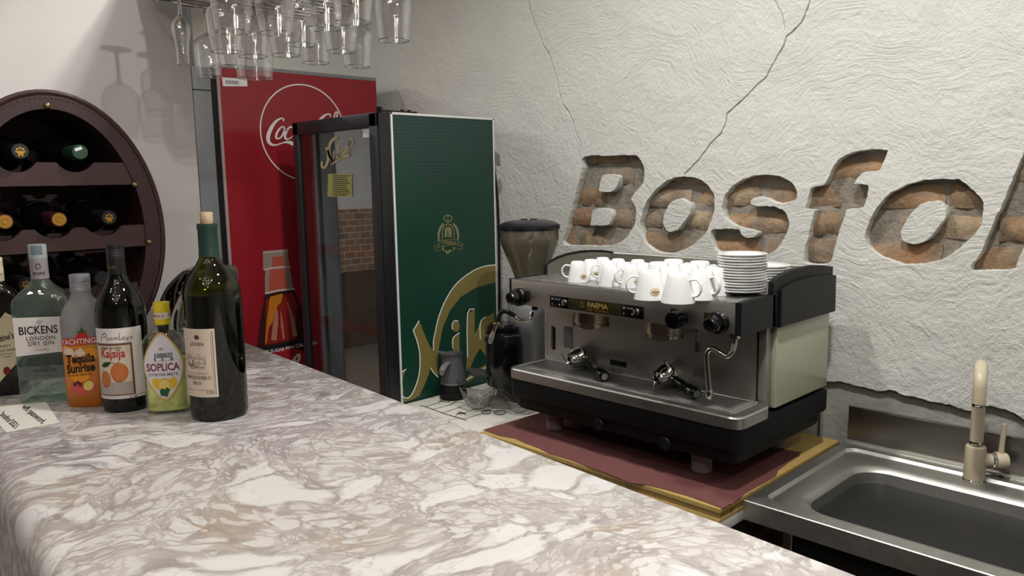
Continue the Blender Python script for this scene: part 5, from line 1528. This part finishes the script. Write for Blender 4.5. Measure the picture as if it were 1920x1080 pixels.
def cup_meshes(kind):
    if kind in CUPP: return CUPP[kind]
    if kind == 'S': R0, R1, hh = .0300, .0185, .059
    else: R0, R1, hh = .0405, .0255, .068
    # upside down: rim on the tray, foot up
    prof_ = [(R0 - .0025, .0), (R0, .0), (R0 - .0004, .003), (R0 * .45 + R1 * .55, hh * .55), (R1 + .002, hh * .9), (R1 + .0005, hh - .003), (R1 - .001, hh), (R1 - .003, hh), (R1 - .004, hh - .002), (.0002, hh - .0022)]
    body = mk('cup_body', lathe(nb(), prof_, 36, cap0=False, cap1=False), WHITE, None, 60)
    s_ = hh / .06
    # ear handle at +X
    ro = R0 * .55 + R1 * .45
    pts_ = [(R1 + (R0 - R1) * .25, .047 * s_), (ro + .010 * s_, .0485 * s_), (ro + .019 * s_, .040 * s_), (ro + .020 * s_, .027 * s_), (ro + .013 * s_, .016 * s_), (R0 * .80, .013 * s_)]
    P_ = cr(pts_, 5); bm = nb()
    rings = []
    for i, (x, z_) in enumerate(P_):
        a_ = P_[min(len(P_) - 1, i + 1)]; b_ = P_[max(0, i - 1)]; dx, dz_ = a_[0] - b_[0], a_[1] - b_[1]; l_ = math.hypot(dx, dz_); nx_, nz_ = -dz_ / l_, dx / l_
        rings.append([(x + nx_ * .0026 * s_ * math.cos(q * PI / 5), .0048 * s_ * math.sin(q * PI / 5), z_ + nz_ * .0026 * s_ * math.cos(q * PI / 5)) for q in range(10)])
    loft(bm, rings)
    hd = mk('cup_handle', bm, WHITE, None, 60)
    CUPP[kind] = (body.data, hd.data, R0, R1, hh)
    D.objects.remove(body); D.objects.remove(hd)
    return CUPP[kind]


LOGO1 = M('logo_cream', (226, 214, 178), .4); LOGO2 = M('logo_brown', (96, 40, 44), .4); LOGO3 = M('logo_gold', (176, 140, 70), .4)
CUPS = [('S', 1084, 490, 215, 1, 'small white espresso cup upside down at the far left front of the machine top'),
        ('S', 1109, 487, 170, 1, 'small white espresso cup with oval logo, second from the left'),
        ('S', 1130, 483, 20, 0, 'small white espresso cup in the back row nearest the arched left guard'),
        ('S', 1140, 489, 225, 0, 'small white espresso cup just behind the third front cup, handle left'),
        ('S', 1145, 496, 60, 0, 'small plain white espresso cup in the front row, third from the left'),
        ('S', 1160, 486, 40, 0, 'small white espresso cup in the back row, second from the left'),
        ('S', 1171, 492, 60, 0, 'small white espresso cup in the middle row behind the fourth front cup'),
        ('S', 1180, 497.5, 240, 1, 'small white espresso cup fourth in the front row with handle turned left'),
        ('S', 1193, 487, 30, 0, 'small white espresso cup in the back row, third from the left'),
        ('S', 1205, 494, 60, 1, 'small white espresso cup half hidden left of the larger cups'),
        ('L', 1232, 491, 60, 0, 'larger white cup behind the front logo cup'),
        ('L', 1262, 487, 60, 0, 'larger white cup in the back row, left one'),
        ('L', 1257, 502, 60, 0, 'larger white cup half hidden between the two front cups'),
        ('L', 1222, 507.5, 225, 2, 'larger white cup in the front row with oval logo and handle left'),
        ('L', 1277, 512, 10, 0, 'larger plain white cup in the front row with handle right'),
        ('L', 1311, 508, -12, 0, 'larger white cup beside the saucers with handle right'),
        ('L', 1288, 497.5, 60, 0, 'larger white cup in the middle row behind the plain front cup'),
        ('L', 1311, 490, 60, 0, 'larger white cup in the back row, right one'),
        ('L', 1340, 501, 200, 0, 'larger white cup partly hidden by the saucer stack, handle left'),
        ]
CP_ = []
for q_ in CUPS:
    hh = cup_meshes(q_[0])[4]; c = pZ(q_[1], q_[2], TOPZ + hh); CP_.append([c.x, c.y, cup_meshes(q_[0])[2] + .001])
relax(CP_)
for (kind, px, py, rz, logo, lab), cp_ in zip(CUPS, CP_):
    me_b, me_h, R0, R1, hh = cup_meshes(kind)
    c = Vector((cp_[0], cp_[1], 0))
    root = thing('espresso_cup', lab, 'cup', (c.x, c.y, TOPZ + .0002), rz, 'white cups on the espresso machine')
    for nm, me in (('cup_body', me_b), ('cup_handle', me_h)):
        o = D.objects.new(nm, me); COL.objects.link(o); o.parent = root
    if logo:
        fa = math.radians(-46 - rz + {1: 35, 2: 12}[logo])        # side of the cup the print is on

        def cm(off, R0=R0, R1=R1, hh=hh, fa=fa):
            def fn(u, v):
                r_ = R0 + (R1 - R0) * (v / hh) * .92 + off
                return (r_ * math.cos(fa + u / r_), r_ * math.sin(fa + u / r_), v)
            fn.curved = True
            return fn
        s_ = hh / .068; zc_ = hh * .30
        decal('logo_rim', [ell(0, zc_, .0125 * s_, .0092 * s_)], cm(.0006), LOGO3, root)
        decal('logo_oval', [ell(0, zc_, .0115 * s_, .0082 * s_)], cm(.0010), LOGO1, root)
        decal('logo_words', [rect(-.009 * s_ + k * .0024 * s_, zc_ - .002 * s_, -.0072 * s_ + k * .0024 * s_, zc_ + .002 * s_) for k in range(8)] + [rect(-.005 * s_ + k * .0022 * s_, zc_ - .006 * s_, -.0035 * s_ + k * .0022 * s_, zc_ - .0035 * s_) for k in range(5)] + [rect(-.004 * s_, zc_ + .0040 * s_, .004 * s_, zc_ + .0050 * s_)], cm(.0014), LOGO2, root)

SAU = None
for cx, cy, n, gname, st in ((-.978, 1.757, 14, 'saucers in the tall stack', 'tall'), (-.986, 1.899, 8, 'saucers in the low stack', 'low')):
    for k in range(n):
        zz = TOPZ + .0003 + k * .0069
        if SAU is None:
            prof_ = [(.024, 0), (.026, 0), (.028, .002), (.045, .0055), (.0585, .0098), (.0602, .0108), (.0604, .0124), (.0592, .0132), (.045, .0088), (.030, .0056), (.0002, .0052)]
            o = mk('saucer', lathe(nb(), prof_, 40, cap0=True, cap1=False), WHITE, None, 60); SAU = o.data
        else:
            o = D.objects.new('saucer', SAU); COL.objects.link(o)
        o.location = (cx + rnd.uniform(-.0015, .0015), cy + rnd.uniform(-.0015, .0015), zz)
        nth = ['bottom', 'second', 'third', 'fourth', 'fifth', 'sixth', 'seventh', 'eighth', 'ninth', 'tenth', 'eleventh', 'twelfth', 'thirteenth', 'fourteenth'][k]
        lab = 'white saucer, %s of the %s stack on the machine' % ('topmost' if k == n - 1 else nth + ' from below' if k else 'lowest', st + (' front' if st == 'tall' else ' rear'))
        tag(o, lab, 'saucer', gname)

# ------------------------------------------------------------------ coffee grinder
gx_, gy_ = -1.912, 1.955
cg = thing('coffee_grinder', 'coffee grinder with smoky bean hopper and black doser, left of the machine', 'grinder', (gx_, gy_, PZ))
hz = lambda zrel: zrel + H - PZ
HOP = thin_glass('smoky_hopper', (150, 142, 120), (84, 78, 64), 1.5, body=(120, 112, 94), bodyfac=.55)
mk('hopper', lathe(nb(), [(.046, hz(-.375)), (.050, hz(-.345)), (.070, hz(-.290)), (.1015, hz(-.215)), (.1035, hz(-.195)), (.1040, hz(-.160))], 44, cap1=False), HOP, cg, 50)
mk('hopper_lid', lathe(nb(), [(.1062, hz(-.165)), (.1075, hz(-.163)), (.1075, hz(-.149)), (.104, hz(-.146)), (.088, hz(-.138)), (.060, hz(-.132)), (.030, hz(-.130)), (.028, hz(-.127)), (.0002, hz(-.127))], 44), M('lid_black', (30, 31, 36), .25), cg)
GRYB = M('grinder_silver', (132, 132, 132), .4, .5)
mk('body', loft(nb(), [[(x, y, z) for x, y in rrect(-.075 * s_, .085 * s_, -.06 * s_, .11 * s_, .03, 5)] for z, s_ in ((.052, 1.0), (.27, 1.0), (.36, .98), (.385, .75))]), GRYB, cg)
# doser in front
dx_, dy_ = -.020, -.118
mk('doser', lathe(nb(), [(.058, .085), (.062, .09), (.062, .175), (.0625, .178), (.0625, .268), (.060, .275), (.040, .280), (.0002, .280)], 36, T(dx_, dy_, 0)), M('doser_black', (16, 16, 18), .12), cg, 40)
mk('doser_lid', lathe(nb(), [(.056, .279), (.057, .283), (.056, .292), (.046, .297), (.044, .302), (.0002, .303)], 32, T(dx_, dy_, 0)), BLACKG, cg)
mk('doser_ring', lathe(nb(), [(.0632, .262), (.0636, .265), (.0632, .268)], 36, T(dx_, dy_, 0), False, False), CHROME, cg)
mk('yellow_tag', box(nb(), dx_ - .02, dx_ + .004, dy_ - .03, dy_ - .016, .3031, .3042), M('yellow_tag', (200, 190, 60), .5), cg)
fk = [(-.17, -.150), (-.165, -.165), (-.09, -.205), (-.03, -.190), (-.02, -.150), (-.09, -.125)]
mk('portafilter_fork', loft(nb(), [[(x, y, .118) for x, y in fk], [(x, y, .126) for x, y in fk]]), M('fork_dark', (52, 52, 52), .35), cg)
mk('base', loft(nb(), [[(x, y, z) for x, y in rrect(-.095, .10, -.065, .13, .03, 5)] for z in (.006, .045, .053)]), M('grinder_base', (40, 40, 42), .5), cg)
mk('base_foot', lathe(nb(), [(.018, 0), (.018, .0065)], 16, T(-.07, -.04, 0)), BLACKP, cg)
mk('base_foot', lathe(nb(), [(.018, 0), (.018, .0065)], 16, T(.07, -.04, 0)), BLACKP, cg)
mk('base_foot', lathe(nb(), [(.018, 0), (.018, .0065)], 16, T(-.07, .10, 0)), BLACKP, cg)
mk('base_foot', lathe(nb(), [(.018, 0), (.018, .0065)], 16, T(.07, .10, 0)), BLACKP, cg)
mk('dosing_rod', tube(nb(), [(-.055, -.055, .05), (-.055, -.055, .12)], .004, 8), CHROME, cg)
# grey knock box in front of it
q = pZ(930, 743, PZ)
kb_ = thing('knock_box', 'grey plastic box half hidden behind the left end of the machine base', 'box', (q.x, q.y, PZ))
mk('box_body', box(nb(), 0, .115, 0, .050, 0, .045, .006), M('box_grey', (158, 156, 152), .5), kb_)
mk('box_bar', tube(nb(), [(.002, .030, .057), (.113, .030, .057)], .008, 12), BLACKP, kb_)
mk('box_lid', box(nb(), 0, .115, 0, .050, .045, .049, .002), M('box_lid', (96, 95, 92), .5), kb_)

# ------------------------------------------------------------------ grey coffee pot
q = pZ(849, 745, PZ)
cz_ = thing('coffee_pot', 'dark grey plastic coffee pot with pouring lip on a black base', 'coffee pot', (q.x + .004, q.y, PZ))
cz_.scale = (1.06, 1.06, 1.2)
GP = M('pot_grey', (86, 86, 90), .42)
pr = [(.041, .047), (.043, .050), (.043, .056), (.041, .075), (.037, .100), (.0335, .120), (.033, .128), (.0345, .136), (.037, .140)]
rings = []
n = 44
for r, z in pr + [(.0350, .1395), (.0325, .128), (.033, .118), (.036, .098), (.0405, .060), (.0002, .058)]:
    ring = []
    for i in range(n):
        a = 2 * PI * i / n
        lip = max(0, math.cos(a - math.radians(212))) ** 14 * .016 * max(0, (z - .105) / .035) if z > .105 else 0
        ring.append(((r + lip) * math.cos(a), (r + lip) * math.sin(a), z + lip * .35))
    rings.append(ring)
mk('pot_body', loft(nb(), rings, True, True), GP, cz_, 50)
mk('pot_ring', lathe(nb(), [(.0405, .046), (.0437, .0475), (.0437, .0505), (.043, .052)], 40, cap0=False, cap1=False), M('pot_ring', (110, 110, 112), .4), cz_)
mk('pot_heater', lathe(nb(), [(.0395, .022), (.0410, .024), (.0410, .046)], 40), BLACKP, cz_)
mk('pot_base', lathe(nb(), [(.046, 0), (.048, .003), (.0485, .016), (.0465, .022), (.042, .0235), (.0002, .0235)], 40), BLACKP, cz_)
# stub of the handle, pointing at the viewer
aim = math.radians(-62)
hx, hy = math.cos(aim), math.sin(aim)
bm = nb(); rings = []
for k, (d_, z, w_, h_) in enumerate([(.033, .116, .009, .006), (.050, .117, .0105, .0065), (.072, .114, .0115, .0075), (.092, .107, .0115, .011), (.100, .100, .008, .009)]):
    rings.append([(hx * d_ - hy * w_ * math.cos(q_ * PI / 6), hy * d_ + hx * w_ * math.cos(q_ * PI / 6), z + h_ * math.sin(q_ * PI / 6)) for q_ in range(12)])
mk('pot_handle', loft(bm, rings), M('handle_grey', (112, 112, 114), .4), cz_)

# ------------------------------------------------------------------ glass boat bowls
BOWLG = thin_glass('bowl_glass', (238, 240, 238), (150, 154, 150), 1.6)


def boat(lab, px, py, rz, s=1.0):
    q = pZ(px, py, PZ)
    root = thing('glass_bowl', lab, 'bowl', (q.x, q.y, PZ), rz, 'glass boat bowls')

    def ring(t_, out):     # t_ 0 bottom .. 1 rim ; saddle rim, high at the two ends
        o = []
        for i in range(48):
            a = 2 * PI * i / 48; ex = .022 + .041 * t_ ** .75; ey = .020 + .024 * t_ ** .75
            zz = .003 + t_ * (.046 + .040 * math.cos(a) ** 2 * t_)
            wv = .0009 * math.sin(t_ * 40)
            o.append(((ex + wv - out) * math.cos(a) * s, (ey + wv - out) * math.sin(a) * s, zz * s + (out if t_ < .2 else 0)))
        return o
    K = 16
    bm = nb(); loft(bm, [ring(k / K, 0) for k in range(K + 1)], True, False)
    mk('bowl_wall', bm, BOWLG, root, 60)
    for k in range(3, K + 1, 2):
        rg = ring(k / K, .0004)
        mk('glass_rib', tube(nb(), rg, .0010 if k < K - 1 else .0014, 5, True), GLASS, root)
    return root


boat('clear ribbed glass boat bowl beside the grey coffee pot', 897, 767, 40, 1.15)
boat('clear ribbed glass bowl half hidden under the left end of the machine', 974, 774, 40, .9)

# ------------------------------------------------------------------ steel sink
SZ = H - .750
sk_ = thing('steel_sink', 'free-standing stainless steel sink with upstand and large basin', 'sink', (-.876, 1.602, SZ))
SW, SD = 1.30, .578
bx0, bx1, by0, by1 = .095, 1.05, .070, .452         # basin opening
rx0, rx1, ry0, ry1 = .030, 1.24, .040, .530         # raised-edge recess
# top deck as ring loft: outer edge -> recess -> basin
o1 = rrect(0, SW, 0, SD, .004, 8); o2 = rrect(rx0, rx1, ry0, ry1, .030, 8); o3 = rrect(rx0 + .008, rx1 - .008, ry0 + .008, ry1 - .008, .026, 8)
o4 = rrect(bx0 - .012, bx1 + .012, by0 - .012, by1 + .012, .085, 8); o5 = rrect(bx0, bx1, by0, by1, .078, 8); o6 = rrect(bx0 + .008, bx1 - .008, by0 + .008, by1 - .008, .072, 8); o7 = rrect(bx0 + .03, bx1 - .03, by0 + .03, by1 - .03, .06, 8)
bm = loft(nb(), [[(x, y, z) for x, y in o] for o, z in ((o1, -.048), (o1, -.002), (rrect(.002, SW - .002, .002, SD, .004, 8), 0), (o2, 0), (o3, -.007), (o4, -.0075), (o5, -.011), (o6, -.020), (rrect(bx0 + .012, bx1 - .012, by0 + .012, by1 - .012, .07, 8), -.16), (o7, -.185))], False, True)
mk('deck_and_basin', bm, STEEL_V, sk_, 35)
mk('upstand', box(nb(), .006, SW, SD, SD + .012, -.02, .102, .001), mat_steel('upstand_steel', (140, 135, 128), .36, (3, 30, 6), .2), sk_)
mk('upstand_edge', box(nb(), .006, SW, SD - .002, SD + .013, .100, .1035, .001), CHROME, sk_)
mk('upstand_cove', tube(nb(), [(.004, SD - .004, .001), (SW, SD - .004, .001)], .006, 8), STEEL_V, sk_)
bm = lathe(nb(), [(.020, -SZ), (.020, -.046)], 20, T(.075, .09, 0)); mk('leg', bm, STEAM, sk_)
bm = lathe(nb(), [(.020, -SZ), (.020, -.046)], 20, T(.06, .52, 0)); mk('leg', bm, STEAM, sk_)
bm = lathe(nb(), [(.020, -SZ), (.020, -.046)], 20, T(SW - .06, .06, 0)); mk('leg', bm, STEAM, sk_)
bm = lathe(nb(), [(.020, -SZ), (.020, -.046)], 20, T(SW - .06, .52, 0)); mk('leg', bm, STEAM, sk_)
mk('basin_shell', box(nb(), bx0 - .002, bx1 + .002, by0 - .002, by1 + .002, -.20, -.049, .01), M('shell_dark', (52, 52, 52), .4, .6), sk_)
mk('drain', lathe(nb(), [(.045, -.1845), (.045, -.183), (.036, -.183), (.034, -.186), (.0002, -.186)], 28, T(.35, .26, 0)), CHROME, sk_)

# tap
tp = pZ(1826, 900, SZ - .0075)
TAPM = M('beige_tap', (196, 184, 158), .35)
ta = thing('kitchen_tap', 'beige single-lever kitchen tap with chrome rings on the sink', 'tap', (tp.x, tp.y, SZ - .0073))
mk('base_ring', lathe(nb(), [(.0265, 0), (.0268, .003), (.0255, .005)], 32), CHROME, ta)
mk('tap_body', lathe(nb(), [(.0245, .004), (.0240, .030), (.0236, .082), (.0220, .088), (.015, .089), (.0002, .089)], 32), TAPM, ta)
mk('collar', lathe(nb(), [(.0150, .088), (.0155, .091), (.0155, .099), (.0148, .101)], 28), CHROME, ta)
mk('spout_lower', lathe(nb(), [(.0148, .100), (.0148, .190)], 28), TAPM, ta)
mk('spout_ring', lathe(nb(), [(.0155, .190), (.0158, .192), (.0158, .206), (.0155, .208)], 28), CHROME, ta)
dirv = Vector((.24, -.97, 0)).normalized()
sp_ = [(0, 0, .207), (0, 0, .25)]
for a in range(0, 181, 15):
    q_ = math.radians(a); sp_.append((dirv.x * .055 * (1 - math.cos(q_)), dirv.y * .055 * (1 - math.cos(q_)), .262 + .040 * math.sin(q_)))
sp_ += [(dirv.x * .110, dirv.y * .110, .225)]
mk('spout_upper', tube(nb(), sp_, .0148, 20), TAPM, ta)
side = Vector((.80, .60, 0)).normalized(); sa_ = math.degrees(math.atan2(side.y, side.x))
ms_ = T(0, 0, .052) @ RZ(sa_) @ RY(90)
mk('lever_neck', lathe(nb(), [(.019, .012), (.0175, .030), (.0175, .036)], 28, ms_), TAPM, ta)
mk('lever_ring', lathe(nb(), [(.0185, .036), (.0200, .038), (.0200, .043), (.0188, .045)], 28, ms_), CHROME, ta)
lv = mk('lever_cap', lathe(nb(), [(.0215, .045), (.0222, .048), (.0215, .066), (.0195, .072), (.0002, .073)], 28, ms_), TAPM, ta)
b0 = side * .058
mk('lever', tube(nb(), [(b0.x, b0.y, .066), (b0.x * 1.02, b0.y * 1.02, .10), (b0.x * 1.06, b0.y * 1.06, .146)], [.0075, .0062, .0058], 14), TAPM, lv)
q = pZ(1846, 902, SZ - .0075)
sc_ = thing('sink_clip', 'small brown metal plug clip lying behind the beige tap base', 'clip', (q.x + .012, q.y + .03, SZ - .0073), 20)
mk('clip_bar', box(nb(), -.022, .016, -.006, .006, .0, .009, .004), M('clip_brown', (98, 84, 70), .4, .5), sc_)
mk('clip_end', lathe(nb(), [(.0075, 0), (.008, .004), (.006, .010), (.0002, .011)], 16, T(.016, 0, 0)), M('clip_dark', (48, 42, 38), .4, .5), sc_)
